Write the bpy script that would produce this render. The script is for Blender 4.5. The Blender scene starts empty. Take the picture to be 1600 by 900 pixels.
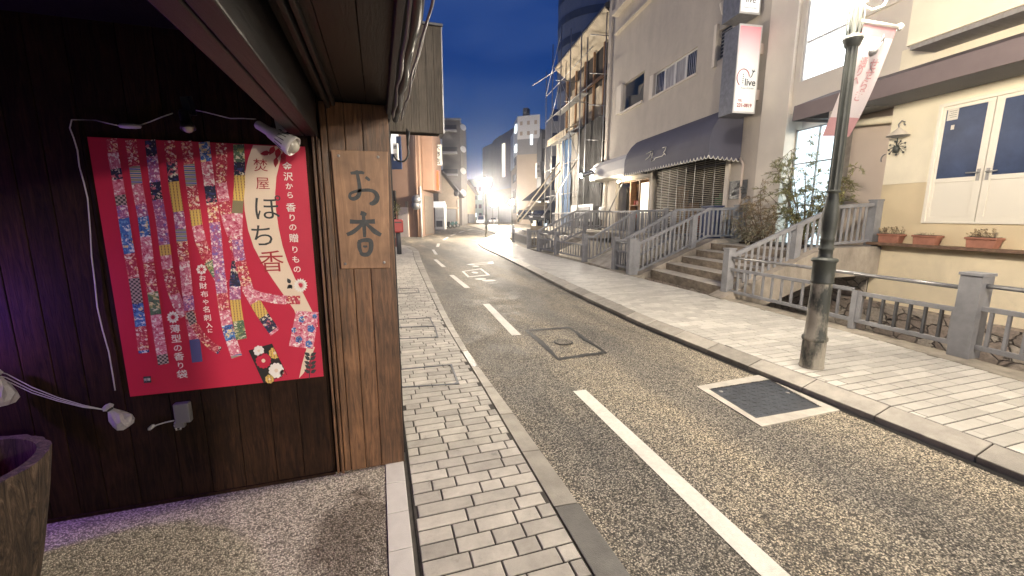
import bpy, bmesh, math, random
from mathutils import Vector, Matrix, noise as mnoise

random.seed(7)
SC = bpy.context.scene
COL = SC.collection
R = math.radians

# ------------------------------------------------------------------ camera, sky, exposure
CAM_H, FPX, TILT, YAW = 1.75, 650.0, R(9.78), R(17.66)
cam = bpy.data.objects.new('camera', bpy.data.cameras.new('camera'))
COL.objects.link(cam)
cam.data.sensor_width = 36.0
cam.data.lens = 36.0 * FPX / 1600.0
cam.data.clip_start = 0.03
cam.data.clip_end = 3000
cam.location = (0, 0, CAM_H)
cam.rotation_euler = (math.pi / 2 - TILT, 0, -YAW)
SC.camera = cam

world = bpy.data.worlds.new('World')
SC.world = world
world.use_nodes = True
wn = world.node_tree.nodes
wl = world.node_tree.links
sky = wn.new('ShaderNodeTexSky')
sky.sky_type = 'NISHITA'
sky.sun_disc = False
sky.sun_elevation = R(-3.0)
sky.sun_rotation = R(200)
sky.ozone_density = 4.0
sky.dust_density = 0.6
tint = wn.new('ShaderNodeMix'); tint.data_type = 'RGBA'; tint.blend_type = 'MULTIPLY'; tint.inputs[0].default_value = 1.0
tint.inputs[7].default_value = (0.45, 1.0, 1.0, 1)
wl.new(sky.outputs['Color'], tint.inputs[6])
tint.inputs[7].default_value = (0.03, 0.24, 0.36, 1)
stc = wn.new('ShaderNodeTexCoord'); ssp = wn.new('ShaderNodeSeparateXYZ'); wl.new(stc.outputs['Generated'], ssp.inputs[0])
srp = wn.new('ShaderNodeValToRGB'); wl.new(ssp.outputs['Z'], srp.inputs['Fac'])
se = srp.color_ramp.elements; se.new(0.5); se.new(0.5)
for k, (p_, c_) in enumerate(((0.0, (0.013, 0.029, 0.066, 1)), (0.14, (0.0085, 0.0235, 0.063, 1)), (0.32, (0.0008, 0.0078, 0.034, 1)), (0.7, (0.0006, 0.0033, 0.016, 1)))):
    se[k].position = p_; se[k].color = c_
cmp_ = wn.new('ShaderNodeMapping'); cmp_.inputs['Scale'].default_value = (2.0, 2.0, 9.0); cmp_.inputs['Rotation'].default_value = (0.25, 0.1, 0); wl.new(stc.outputs['Generated'], cmp_.inputs['Vector'])
cno = wn.new('ShaderNodeTexNoise'); cno.inputs['Scale'].default_value = 1.7; cno.inputs['Detail'].default_value = 5; wl.new(cmp_.outputs['Vector'], cno.inputs['Vector'])
crp = wn.new('ShaderNodeValToRGB'); crp.color_ramp.elements[0].position = 0.42; crp.color_ramp.elements[0].color = (0, 0, 0, 1); crp.color_ramp.elements[1].position = 0.75; crp.color_ramp.elements[1].color = (0.006, 0.008, 0.011, 1); wl.new(cno.outputs['Fac'], crp.inputs['Fac'])
sad = wn.new('ShaderNodeMix'); sad.data_type = 'RGBA'; sad.blend_type = 'ADD'; sad.inputs[0].default_value = 1.0; wl.new(tint.outputs[2], sad.inputs[6]); wl.new(srp.outputs['Color'], sad.inputs[7])
sad2 = wn.new('ShaderNodeMix'); sad2.data_type = 'RGBA'; sad2.blend_type = 'ADD'; sad2.inputs[0].default_value = 1.0; wl.new(sad.outputs[2], sad2.inputs[6]); wl.new(crp.outputs['Color'], sad2.inputs[7])
wl.new(sad2.outputs[2], wn['Background'].inputs['Color'])
wn['Background'].inputs['Strength'].default_value = 1.0

SC.view_settings.view_transform = 'Standard'
SC.view_settings.look = 'None'
SC.view_settings.exposure = 2.0
SC.view_settings.gamma = 1.0
SC.cycles.use_denoising = True
SC.cycles.max_bounces = 6
SC.cycles.diffuse_bounces = 3
SC.cycles.glossy_bounces = 3
SC.cycles.sample_clamp_indirect = 6.0
SC.cycles.caustics_reflective = False
SC.cycles.caustics_refractive = False

LAMP_STRENGTH = 380.0
NEAR_LAMP = 82.0
LAMP_COLOR = (1.0, 0.87, 0.70)
HAZE = 0.0008

# ------------------------------------------------------------------ measuring helpers (pixel of the 1600x900 photo -> point in the street)
_r = Vector((math.cos(YAW), -math.sin(YAW), 0))
_f = Vector((math.sin(YAW) * math.cos(TILT), math.cos(YAW) * math.cos(TILT), -math.sin(TILT)))
_u = Vector((math.sin(YAW) * math.sin(TILT), math.cos(YAW) * math.sin(TILT), math.cos(TILT)))
_fh = Vector((math.sin(YAW), math.cos(YAW), 0))
_c = Vector((0, 0, CAM_H))
def _ray(x, y): return _r * (x - 800) + _u * (450 - y) + _f * FPX
def gz(x, y, z=0.0):
    d = _ray(x, y); return _c + d * ((z - CAM_H) / d.z)
def onY(x, y, Y):
    d = _ray(x, y); return _c + d * (Y / d.y)
def far(x, y, D):
    d = _ray(x, y); return _c + d * (D / d.dot(_fh))
PHI = R(7.4)
FD = Vector((math.sin(PHI), math.cos(PHI), 0))
FN = Vector((-math.cos(PHI), math.sin(PHI), 0))        # outwards, to the street
P0 = Vector((10.15, 6.2, 0))
FM = Matrix(((FD.x, FN.x, 0, P0.x), (FD.y, FN.y, 0, P0.y), (0, 0, 1, 0), (0, 0, 0, 1)))
def F(s, o, z): return P0 + FD * s + FN * o + Vector((0, 0, z))

# ------------------------------------------------------------------ materials
MATS = {}
def nm(name):
    m = bpy.data.materials.new(name); m.use_nodes = True
    nt = m.node_tree
    return m, nt, nt.nodes, nt.links, nt.nodes['Principled BSDF']
def coords(N, L, scale=(1, 1, 1), kind='Object'):
    tc = N.new('ShaderNodeTexCoord'); mp = N.new('ShaderNodeMapping')
    mp.inputs['Scale'].default_value = scale
    L.new(tc.outputs[kind], mp.inputs['Vector'])
    return mp.outputs['Vector']
def noise_(N, L, vec, scale, detail=5, rough=0.6, dist=0.0):
    n = N.new('ShaderNodeTexNoise'); n.inputs['Scale'].default_value = scale
    n.inputs['Detail'].default_value = detail; n.inputs['Roughness'].default_value = rough
    n.inputs['Distortion'].default_value = dist
    L.new(vec, n.inputs['Vector']); return n.outputs['Fac']
def ramp_(N, L, fac, stops, interp='LINEAR'):
    r = N.new('ShaderNodeValToRGB'); r.color_ramp.interpolation = interp
    e = r.color_ramp.elements
    while len(e) < len(stops): e.new(0.5)
    for k, (p, c) in enumerate(stops):
        e[k].position = p; e[k].color = (c[0], c[1], c[2], 1) if not isinstance(c, (int, float)) else (c, c, c, 1)
    L.new(fac, r.inputs['Fac']); return r.outputs['Color']
def mix_(N, L, fac, a, b, mode='MIX'):
    m = N.new('ShaderNodeMix'); m.data_type = 'RGBA'; m.blend_type = mode
    for sock, v in ((m.inputs[0], fac), (m.inputs[6], a), (m.inputs[7], b)):
        if isinstance(v, bpy.types.NodeSocket): L.new(v, sock)
        elif isinstance(v, (int, float)): sock.default_value = v
        else: sock.default_value = (v[0], v[1], v[2], 1)
    return m.outputs[2]
def bump_(N, L, B, h, strength, dist=0.01):
    b = N.new('ShaderNodeBump'); b.inputs['Strength'].default_value = strength
    b.inputs['Distance'].default_value = dist
    L.new(h, b.inputs['Height']); L.new(b.outputs['Normal'], B.inputs['Normal']); return b
def mat(name, c, rough=0.6, var=0.2, sc=3.0, bump=0.0, bsc=60.0, metal=0.0, c2=None, stretch=(1, 1, 1), lo=0.3, hi=0.7, island=0.0, dirt=0.0, spec=None):
    """mottled surface: two tones of one paint or stone mixed by noise, with stains and a fine bump"""
    m, nt, N, L, B = nm(name)
    v = coords(N, L, stretch)
    f = noise_(N, L, v, sc, 6, 0.65)
    a = [x * (1 - var) for x in c]; b = c2 if c2 else [min(1, x * (1 + var)) for x in c]
    col = ramp_(N, L, f, [(lo, a), (hi, b)])
    if island:
        g = N.new('ShaderNodeNewGeometry')
        t = ramp_(N, L, g.outputs['Random Per Island'], [(0, 1 - island), (1, 1.0 + island * 0.4)])
        col = mix_(N, L, 1.0, col, t, 'MULTIPLY')
    if dirt:
        dn = noise_(N, L, coords(N, L), 1.1, 7, 0.72, 0.6); dn2 = noise_(N, L, coords(N, L), 9.0, 5, 0.7)
        col = mix_(N, L, 1.0, col, ramp_(N, L, dn, [(0.34, 1 - dirt), (0.56, 1.0)]), 'MULTIPLY')
        col = mix_(N, L, 1.0, col, ramp_(N, L, dn2, [(0.28, 1 - dirt * 1.2), (0.38, 1.0)]), 'MULTIPLY')
    if spec is not None: B.inputs['Specular IOR Level'].default_value = spec
    L.new(col, B.inputs['Base Color'])
    B.inputs['Roughness'].default_value = rough; B.inputs['Metallic'].default_value = metal
    if bump: bump_(N, L, B, noise_(N, L, v, bsc, 3, 0.6), bump, 0.01)
    MATS[name] = m; return m
def emit(name, c, s):
    m, nt, N, L, B = nm(name)
    B.inputs['Base Color'].default_value = (0.6, 0.6, 0.6, 1)
    B.inputs['Emission Color'].default_value = (*c, 1); B.inputs['Emission Strength'].default_value = s
    MATS[name] = m; return m
def wood(name, dark, light, grain=(14, 14, 1.2), rough=0.55, island=0.35, bump=0.35, sc=3.5):
    m, nt, N, L, B = nm(name)
    v = coords(N, L, grain)
    g = N.new('ShaderNodeNewGeometry')
    off = N.new('ShaderNodeVectorMath'); off.operation = 'MULTIPLY_ADD'
    L.new(g.outputs['Random Per Island'], off.inputs[0]); off.inputs[1].default_value = (37, 19, 11); L.new(v, off.inputs[2])
    f = noise_(N, L, off.outputs[0], sc, 8, 0.7, 1.2)
    f2 = noise_(N, L, coords(N, L, (1, 1, 1)), 2.2, 4, 0.6)
    col = ramp_(N, L, f, [(0.28, dark), (0.52, [(a + b) / 2 for a, b in zip(dark, light)]), (0.74, light)])
    col = mix_(N, L, 1.0, col, ramp_(N, L, f2, [(0.3, 0.45), (0.65, 1.1)]), 'MULTIPLY')
    col = mix_(N, L, 1.0, col, ramp_(N, L, g.outputs['Random Per Island'], [(0, 1 - island), (1, 1.0)]), 'MULTIPLY')
    L.new(col, B.inputs['Base Color']); B.inputs['Roughness'].default_value = rough
    bump_(N, L, B, f, bump, 0.01)
    MATS[name] = m; return m

def m_asphalt():
    m, nt, N, L, B = nm('asphalt')
    v = coords(N, L)
    vo = N.new('ShaderNodeTexVoronoi'); vo.inputs['Scale'].default_value = 116; L.new(v, vo.inputs['Vector'])
    sep = N.new('ShaderNodeSeparateColor'); L.new(vo.outputs['Color'], sep.inputs['Color'])
    stone = ramp_(N, L, sep.outputs['Red'], [(0.0, (0.045, 0.042, 0.040)), (0.28, (0.10, 0.095, 0.087)), (0.48, (0.25, 0.235, 0.205)), (0.78, (0.49, 0.455, 0.395)), (1.0, (0.72, 0.68, 0.60))])
    edge = ramp_(N, L, vo.outputs['Distance'], [(0.32, 1.0), (0.7, 0.30)])
    col = mix_(N, L, 1.0, stone, edge, 'MULTIPLY')
    big = noise_(N, L, coords(N, L, (1.2, 0.22, 1)), 1.1, 5, 0.62)
    spot = noise_(N, L, v, 2.3, 6, 0.7)
    col = mix_(N, L, 1.0, col, ramp_(N, L, big, [(0.32, (0.50, 0.50, 0.52)), (0.5, (0.92, 0.90, 0.86)), (0.68, (1.28, 1.22, 1.10))]), 'MULTIPLY')
    col = mix_(N, L, 1.0, col, ramp_(N, L, spot, [(0.30, (0.42, 0.41, 0.41)), (0.42, (0.95, 0.95, 0.95)), (0.8, (1.1, 1.08, 1.04))]), 'MULTIPLY')
    wv = N.new('ShaderNodeTexWave'); wv.bands_direction = 'X'; wv.inputs['Scale'].default_value = 0.22; wv.inputs['Distortion'].default_value = 1.6; wv.inputs['Detail'].default_value = 3; wv.inputs['Detail Scale'].default_value = 0.5
    L.new(coords(N, L, (1, 0.12, 1)), wv.inputs['Vector'])
    col = mix_(N, L, 1.0, col, ramp_(N, L, wv.outputs['Fac'], [(0.2, (0.92, 0.92, 0.93)), (0.8, (1.32, 1.28, 1.20))]), 'MULTIPLY')
    crk = N.new('ShaderNodeTexVoronoi'); crk.feature = 'DISTANCE_TO_EDGE'; crk.inputs['Scale'].default_value = 0.42; cv = N.new('ShaderNodeVectorMath'); cv.operation = 'MULTIPLY_ADD'
    L.new(noise_(N, L, v, 2.0, 6, 0.7), cv.inputs[0]); cv.inputs[1].default_value = (0.9, 0.9, 0.9); L.new(v, cv.inputs[2]); L.new(cv.outputs[0], crk.inputs['Vector'])
    msk = ramp_(N, L, noise_(N, L, v, 0.55, 2), [(0.50, 0.0), (0.56, 1.0)])
    ck = mix_(N, L, 1.0, ramp_(N, L, crk.outputs['Distance'], [(0.0, 0.75), (0.006, 0.0)]), msk, 'MULTIPLY')
    col = mix_(N, L, ck, col, (0.03, 0.028, 0.027))
    L.new(col, B.inputs['Base Color'])
    L.new(ramp_(N, L, spot, [(0.3, 0.52), (0.6, 0.75)]), B.inputs['Roughness'])
    B.inputs['Specular IOR Level'].default_value = 0.35
    inv = ramp_(N, L, vo.outputs['Distance'], [(0.0, 1.0), (0.6, 0.0)])
    bump_(N, L, B, inv, 0.6, 0.008)
    MATS['asphalt'] = m
def m_pebble():
    m, nt, N, L, B = nm('washed_pebbles')
    v = coords(N, L)
    vo = N.new('ShaderNodeTexVoronoi'); vo.inputs['Scale'].default_value = 115; L.new(v, vo.inputs['Vector'])
    sep = N.new('ShaderNodeSeparateColor'); L.new(vo.outputs['Color'], sep.inputs['Color'])
    stone = ramp_(N, L, sep.outputs['Red'], [(0.0, (0.20, 0.18, 0.15)), (0.4, (0.50, 0.455, 0.375)), (0.7, (0.72, 0.66, 0.55)), (1.0, (0.86, 0.81, 0.71))])
    edge = ramp_(N, L, vo.outputs['Distance'], [(0.34, 1.0), (0.7, 0.36)])
    col = mix_(N, L, 1.0, stone, edge, 'MULTIPLY')
    # a darker, glossier patch by the granite strip
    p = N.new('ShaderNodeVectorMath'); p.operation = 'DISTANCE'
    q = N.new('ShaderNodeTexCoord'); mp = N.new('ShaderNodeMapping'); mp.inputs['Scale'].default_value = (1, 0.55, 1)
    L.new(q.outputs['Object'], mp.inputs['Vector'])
    L.new(mp.outputs['Vector'], p.inputs[0]); p.inputs[1].default_value = (PATCH_AT.x, PATCH_AT.y * 0.55, 0)
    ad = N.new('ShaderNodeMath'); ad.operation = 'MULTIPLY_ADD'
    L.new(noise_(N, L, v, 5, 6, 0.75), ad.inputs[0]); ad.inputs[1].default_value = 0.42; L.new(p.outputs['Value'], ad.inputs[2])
    dark_patch = ramp_(N, L, ad.outputs[0], [(0.40, 1.0), (0.50, 0.0)])
    col = mix_(N, L, dark_patch, col, mix_(N, L, 1.0, col, (0.48, 0.46, 0.45), 'MULTIPLY'))
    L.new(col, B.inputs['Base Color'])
    L.new(ramp_(N, L, dark_patch, [(0, 0.6), (1, 0.28)]), B.inputs['Roughness'])
    bump_(N, L, B, ramp_(N, L, vo.outputs['Distance'], [(0.0, 1.0), (0.6, 0.0)]), 0.7, 0.006)
    MATS['washed_pebbles'] = m
def m_fabric(name, cols, scale, kind='floral'):
    m, nt, N, L, B = nm(name)
    v = coords(N, L)
    if kind == 'floral':
        vo = N.new('ShaderNodeTexVoronoi'); vo.inputs['Scale'].default_value = scale; L.new(v, vo.inputs['Vector'])
        sep = N.new('ShaderNodeSeparateColor'); L.new(vo.outputs['Color'], sep.inputs['Color'])
        n = len(cols)
        c = ramp_(N, L, sep.outputs['Green'], [(k / n, cc) for k, cc in enumerate(cols)], 'CONSTANT')
        d = ramp_(N, L, vo.outputs['Distance'], [(0.12, 0.0), (0.16, 1.0)], 'CONSTANT')
        c = mix_(N, L, d, cols[-1], c)
        e = ramp_(N, L, noise_(N, L, v, scale * 1.4, 2), [(0.47, 0.0), (0.53, 1.0)])
        c = mix_(N, L, e, c, cols[0])
    else:
        w = N.new('ShaderNodeTexChecker' if kind == 'check' else 'ShaderNodeTexWave')
        w.inputs['Scale'].default_value = scale
        if kind == 'stripe': w.bands_direction = 'Z'
        L.new(v, w.inputs['Vector'])
        if kind == 'check':
            w.inputs['Color1'].default_value = (*cols[0], 1); w.inputs['Color2'].default_value = (*cols[1], 1); c = w.outputs['Color']
        else:
            n = len(cols)
            c = ramp_(N, L, w.outputs['Fac'], [(k / n, cc) for k, cc in enumerate(cols)], 'CONSTANT')
        if kind == 'plaid':
            w.bands_direction = 'X'
            w2 = N.new('ShaderNodeTexWave'); w2.inputs['Scale'].default_value = scale; w2.bands_direction = 'Z'; L.new(v, w2.inputs['Vector'])
            c = mix_(N, L, ramp_(N, L, w2.outputs['Fac'], [(0.0, 0.0), (0.6, 0.6)], 'CONSTANT'), c, cols[0])
    L.new(c, B.inputs['Base Color']); B.inputs['Roughness'].default_value = 0.5
    MATS[name] = m; return m
def m_stonewall():
    m, nt, N, L, B = nm('rubble_stone')
    v = coords(N, L, (1, 1, 1.5))
    n = noise_(N, L, v, 3, 3); 
    vm = N.new('ShaderNodeVectorMath'); vm.operation = 'MULTIPLY_ADD'
    L.new(n, vm.inputs[0]); vm.inputs[1].default_value = (0.25, 0.25, 0.25); L.new(v, vm.inputs[2])
    vo = N.new('ShaderNodeTexVoronoi'); vo.inputs['Scale'].default_value = 3.3; L.new(vm.outputs[0], vo.inputs['Vector'])
    ve = N.new('ShaderNodeTexVoronoi'); ve.feature = 'DISTANCE_TO_EDGE'; ve.inputs['Scale'].default_value = 3.3; L.new(vm.outputs[0], ve.inputs['Vector'])
    sep = N.new('ShaderNodeSeparateColor'); L.new(vo.outputs['Color'], sep.inputs['Color'])
    c = ramp_(N, L, sep.outputs['Red'], [(0, (0.27, 0.225, 0.19)), (0.4, (0.40, 0.33, 0.275)), (0.7, (0.47, 0.41, 0.34)), (1, (0.56, 0.50, 0.42))])
    c = mix_(N, L, 1.0, c, ramp_(N, L, noise_(N, L, v, 14, 6, 0.7), [(0.3, 0.5), (0.7, 1.15)]), 'MULTIPLY')
    e = ramp_(N, L, ve.outputs['Distance'], [(0.0, 0.0), (0.05, 1.0)])
    c = mix_(N, L, e, (0.13, 0.11, 0.095), c)
    L.new(c, B.inputs['Base Color']); B.inputs['Roughness'].default_value = 0.75
    bump_(N, L, B, e, 0.9, 0.05)
    MATS['rubble_stone'] = m
def m_bark():
    m, nt, N, L, B = nm('cedar_bark')
    v = coords(N, L, (7, 7, 0.7))
    f = noise_(N, L, v, 3.0, 8, 0.72, 2.5)
    L.new(ramp_(N, L, f, [(0.36, (0.010, 0.007, 0.005)), (0.54, (0.07, 0.046, 0.03)), (0.72, (0.20, 0.145, 0.10))]), B.inputs['Base Color'])
    B.inputs['Roughness'].default_value = 0.85
    bump_(N, L, B, f, 1.0, 0.03)
    MATS['cedar_bark'] = m

PATCH_AT = gz(560, 850, 0.02)
m_asphalt(); m_pebble(); m_stonewall(); m_bark()
mat('paver_left', (0.50, 0.47, 0.42), 0.6, 0.16, 9, 0.35, 160, island=0.30, dirt=0.22)
mat('paver_right', (0.55, 0.53, 0.48), 0.45, 0.10, 6, 0.25, 160, island=0.22, dirt=0.16, spec=0.8)
mat('paver_joint', (0.05, 0.045, 0.04), 0.85, 0.3, 20)
mat('kerb_stone', (0.36, 0.335, 0.29), 0.6, 0.25, 5, 0.35, 140, island=0.3)
mat('kerb_dark', (0.125, 0.12, 0.11), 0.4, 0.3, 7, 0.35, 140, island=0.3)
mat('granite_white', (0.62, 0.60, 0.57), 0.5, 0.07, 12, 0.15, 200, island=0.08)
mat('concrete', (0.36, 0.33, 0.28), 0.75, 0.35, 2.5, 0.3, 60)
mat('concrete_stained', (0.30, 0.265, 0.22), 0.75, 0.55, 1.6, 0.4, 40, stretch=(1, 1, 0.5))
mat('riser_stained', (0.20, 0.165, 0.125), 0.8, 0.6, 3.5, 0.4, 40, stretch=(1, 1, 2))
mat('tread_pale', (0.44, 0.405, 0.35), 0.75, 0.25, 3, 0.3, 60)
mat('surround_mortar', (0.47, 0.44, 0.385), 0.75, 0.18, 6, 0.3, 90, dirt=0.2)
mat('coping', (0.30, 0.27, 0.22), 0.8, 0.5, 3.0, 0.5, 60)
mat('road_paint', (0.74, 0.72, 0.66), 0.6, 0.10, 30, 0.4, 130, dirt=0.28)
mat('patch_seal', (0.012, 0.012, 0.012), 0.5, 0.4, 20)
mat('cast_iron', (0.075, 0.082, 0.095), 0.42, 0.35, 9, 0.3, 90, metal=0.4, dirt=0.3)
mat('ground_fill', (0.06, 0.06, 0.06), 0.8, 0.3, 1)
mat('water', (0.01, 0.014, 0.016), 0.06, 0.2, 2, 0.3, 5)
mat('fence_paint', (0.225, 0.229, 0.243), 0.5, 0.22, 5, 0.12, 60)
mat('fence_dark', (0.075, 0.078, 0.085), 0.5, 0.3, 6)
mat('lamp_green', (0.045, 0.051, 0.045), 0.55, 0.3, 6, 0.15, 60)
mat('lamp_peeled', (0.050, 0.056, 0.048), 0.62, 0.2, 3.6, 0.3, 60, c2=(0.34, 0.31, 0.25), lo=0.40, hi=0.52, stretch=(1, 1, 0.5))
mat('iron_grey', (0.25, 0.25, 0.255), 0.4, 0.25, 8, metal=0.5)
mat('steel', (0.36, 0.355, 0.345), 0.45, 0.2, 8, metal=0.7)
mat('slat_beige', (0.40, 0.36, 0.29), 0.5, 0.2, 10)
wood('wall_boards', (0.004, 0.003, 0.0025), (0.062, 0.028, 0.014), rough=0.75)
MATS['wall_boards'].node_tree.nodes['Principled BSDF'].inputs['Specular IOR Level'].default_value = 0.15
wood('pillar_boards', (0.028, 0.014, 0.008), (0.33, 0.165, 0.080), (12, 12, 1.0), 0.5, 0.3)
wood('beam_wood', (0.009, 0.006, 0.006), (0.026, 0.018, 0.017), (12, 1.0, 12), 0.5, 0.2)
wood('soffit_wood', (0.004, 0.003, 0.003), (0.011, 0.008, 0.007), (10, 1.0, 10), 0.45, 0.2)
wood('sign_plank', (0.20, 0.10, 0.05), (0.44, 0.245, 0.13), (7, 7, 0.9), 0.5, 0.1, 0.15)
wood('grey_wood', (0.045, 0.038, 0.03), (0.19, 0.16, 0.125), (16, 16, 1.0), 0.7, 0.2, 0.6)
mat('dark_tile', (0.03, 0.03, 0.033), 0.45, 0.3, 6)
mat('ink', (0.035, 0.038, 0.042), 0.6, 0.4, 30)
mat('poster_red', (0.50, 0.020, 0.056), 0.42, 0.06, 2, 0.35, 3.5)
mat('poster_cream', (0.74, 0.60, 0.47), 0.42, 0.04, 4)
mat('poster_white', (0.78, 0.74, 0.70), 0.45, 0.02, 4)
mat('poster_black', (0.02, 0.018, 0.018), 0.45, 0.1, 4)
mat('poster_darkred', (0.34, 0.02, 0.03), 0.45, 0.1, 4)
m_fabric('cloth_pink', [(0.62, 0.18, 0.26), (0.80, 0.62, 0.64), (0.45, 0.04, 0.10), (0.75, 0.35, 0.42), (0.85, 0.75, 0.72)], 70)
m_fabric('cloth_red', [(0.42, 0.03, 0.06), (0.72, 0.30, 0.30), (0.80, 0.68, 0.60), (0.55, 0.08, 0.12), (0.82, 0.6, 0.35)], 80)
m_fabric('cloth_mauve', [(0.36, 0.10, 0.24), (0.68, 0.50, 0.62), (0.20, 0.12, 0.40), (0.72, 0.35, 0.45), (0.82, 0.76, 0.76)], 75)
m_fabric('cloth_blue', [(0.05, 0.14, 0.42), (0.16, 0.34, 0.62), (0.70, 0.72, 0.76), (0.04, 0.06, 0.20), (0.75, 0.6, 0.3)], 60)
m_fabric('cloth_navy', [(0.02, 0.02, 0.05), (0.05, 0.06, 0.18), (0.55, 0.14, 0.18), (0.03, 0.03, 0.04), (0.70, 0.62, 0.5)], 65)
m_fabric('cloth_green', [(0.10, 0.17, 0.10), (0.30, 0.32, 0.12), (0.65, 0.55, 0.3), (0.06, 0.08, 0.06), (0.7, 0.66, 0.5)], 60)
m_fabric('cloth_gold', [(0.66, 0.44, 0.10), (0.74, 0.56, 0.20), (0.30, 0.16, 0.06)], 20, 'plaid')
m_fabric('cloth_check', [(0.06, 0.05, 0.05), (0.45, 0.36, 0.32)], 90, 'check')
m_fabric('cloth_stripe', [(0.05, 0.10, 0.36), (0.75, 0.68, 0.5), (0.45, 0.08, 0.12), (0.20, 0.30, 0.20)], 14, 'stripe')
m_fabric('cloth_solid', [(0.07, 0.07, 0.20), (0.10, 0.10, 0.24)], 200, 'check')
m_fabric('cloth_olive', [(0.20, 0.17, 0.09), (0.26, 0.22, 0.12)], 200, 'check')
CLOTH = ['cloth_pink', 'cloth_red', 'cloth_mauve', 'cloth_blue', 'cloth_navy', 'cloth_green', 'cloth_gold', 'cloth_check', 'cloth_stripe', 'cloth_solid', 'cloth_olive']
CW = [20, 18, 16, 6, 8, 6, 5, 6, 5, 3, 3]
mat('plastic_white', (0.62, 0.60, 0.60), 0.4, 0.06, 6)
mat('plastic_grey', (0.15, 0.145, 0.15), 0.45, 0.1, 6)
mat('plastic_black', (0.015, 0.015, 0.016), 0.4, 0.2, 6)
mat('film_bag', (0.36, 0.34, 0.36), 0.3, 0.3, 12)
mat('cable_white', (0.50, 0.48, 0.49), 0.45, 0.05, 6)
mat('lens_glass', (0.40, 0.38, 0.34), 0.2, 0.1, 9)
mat('concrete_facade', (0.50, 0.445, 0.375), 0.8, 0.10, 1.5, 0.25, 45, stretch=(1.1, 1.1, 0.3), lo=0.25, hi=0.75, dirt=0.10)
mat('facade_pale', (0.68, 0.62, 0.53), 0.75, 0.06, 1.2, 0.15, 60)
mat('facade_pink', (0.62, 0.52, 0.44), 0.75, 0.06, 1.2, 0.12, 60)
mat('stucco_cream', (0.84, 0.77, 0.60), 0.8, 0.05, 1.5, 0.3, 90, dirt=0.05)
mat('stucco_beige', (0.68, 0.565, 0.37), 0.75, 0.05, 1.5, 0.15, 90)
mat('stucco_low', (0.86, 0.75, 0.54), 0.8, 0.06, 1.5, 0.3, 90, dirt=0.10)
mat('door_white', (0.76, 0.72, 0.62), 0.35, 0.03, 2)
mat('soffit_grey', (0.25, 0.235, 0.225), 0.7, 0.15, 3, stretch=(1, 6, 1))
mat('awning_brown', (0.150, 0.118, 0.118), 0.7, 0.10, 2, 0.1, 120)
mat('awning_slate', (0.15, 0.145, 0.155), 0.7, 0.08, 2, 0.1, 120)
mat('awning_blue', (0.092, 0.092, 0.125), 0.7, 0.10, 2, 0.1, 120)
mat('awning_white', (0.80, 0.775, 0.70), 0.6, 0.05, 2)
mat('glass_dark', (0.018, 0.026, 0.055), 0.06, 0.3, 2)
mat('glass_blue', (0.04, 0.062, 0.13), 0.30, 0.3, 2)
MATS['glass_blue'].node_tree.nodes['Principled BSDF'].inputs['Specular IOR Level'].default_value = 0.2
mat('curtain', (0.36, 0.35, 0.36), 0.7, 0.55, 4, stretch=(6, 6, 0.2))
mat('interior_dark', (0.030, 0.024, 0.020), 0.8, 0.4, 3)
mat('terracotta', (0.34, 0.15, 0.098), 0.75, 0.2, 9, 0.2, 80)
mat('soil', (0.05, 0.038, 0.028), 0.9, 0.3, 20, 0.5, 60)
mat('brick_edge', (0.17, 0.105, 0.07), 0.7, 0.45, 12, 0.4, 50)
mat('leaf_green', (0.23, 0.245, 0.085), 0.5, 0.4, 8, c2=(0.46, 0.43, 0.19), island=0.5)
mat('leaf_dry', (0.36, 0.27, 0.15), 0.7, 0.35, 8, island=0.5)
mat('leaf_grey', (0.33, 0.31, 0.22), 0.6, 0.3, 8, island=0.45)
mat('twig', (0.17, 0.12, 0.075), 0.8, 0.3, 10)
mat('terra_wall', (0.29, 0.18, 0.125), 0.8, 0.08, 1.0, 0.2, 50)
mat('metal_white', (0.66, 0.65, 0.62), 0.45, 0.08, 3)
mat('apt_grey', (0.135, 0.125, 0.12), 0.8, 0.1, 0.7)
mat('apt_dark', (0.05, 0.05, 0.055), 0.8, 0.1, 0.7)
mat('house_tan', (0.30, 0.245, 0.18), 0.8, 0.2, 0.8, stretch=(1, 1, 4))
mat('house_brown', (0.21, 0.165, 0.125), 0.8, 0.2, 1.5, stretch=(1, 1, 6))
mat('roof_tile', (0.06, 0.06, 0.065), 0.5, 0.3, 3)
mat('shutter_grey', (0.10, 0.10, 0.11), 0.6, 0.15, 2, stretch=(1, 1, 14))
mat('office_beige', (0.36, 0.30, 0.245), 0.8, 0.05, 0.5)
mat('office_white', (0.58, 0.58, 0.58), 0.7, 0.04, 0.5)
mat('office_bluish', (0.40, 0.46, 0.55), 0.7, 0.06, 0.5)
mat('office_grey', (0.22, 0.22, 0.23), 0.75, 0.1, 0.4)
mat('tower_slate', (0.15, 0.175, 0.235), 0.5, 0.08, 0.2)
mat('tower_band', (0.05, 0.06, 0.085), 0.4, 0.1, 0.3)
mat('dark_clad', (0.05, 0.052, 0.06), 0.6, 0.2, 0.6)
mat('mid_clad', (0.15, 0.155, 0.17), 0.6, 0.15, 0.6)
mat('teal_clad', (0.12, 0.22, 0.22), 0.7, 0.1, 0.5)
mat('plywood', (0.40, 0.34, 0.25), 0.75, 0.25, 1.5, stretch=(1, 1, 0.3), island=0.2)
mat('tarp_dark', (0.020, 0.018, 0.017), 0.9, 0.5, 2.5, 0.9, 3, stretch=(1, 1, 0.35))
mat('tarp_blue', (0.022, 0.075, 0.17), 0.7, 0.25, 2.5, 0.6, 5, stretch=(1, 1, 0.3))
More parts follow.
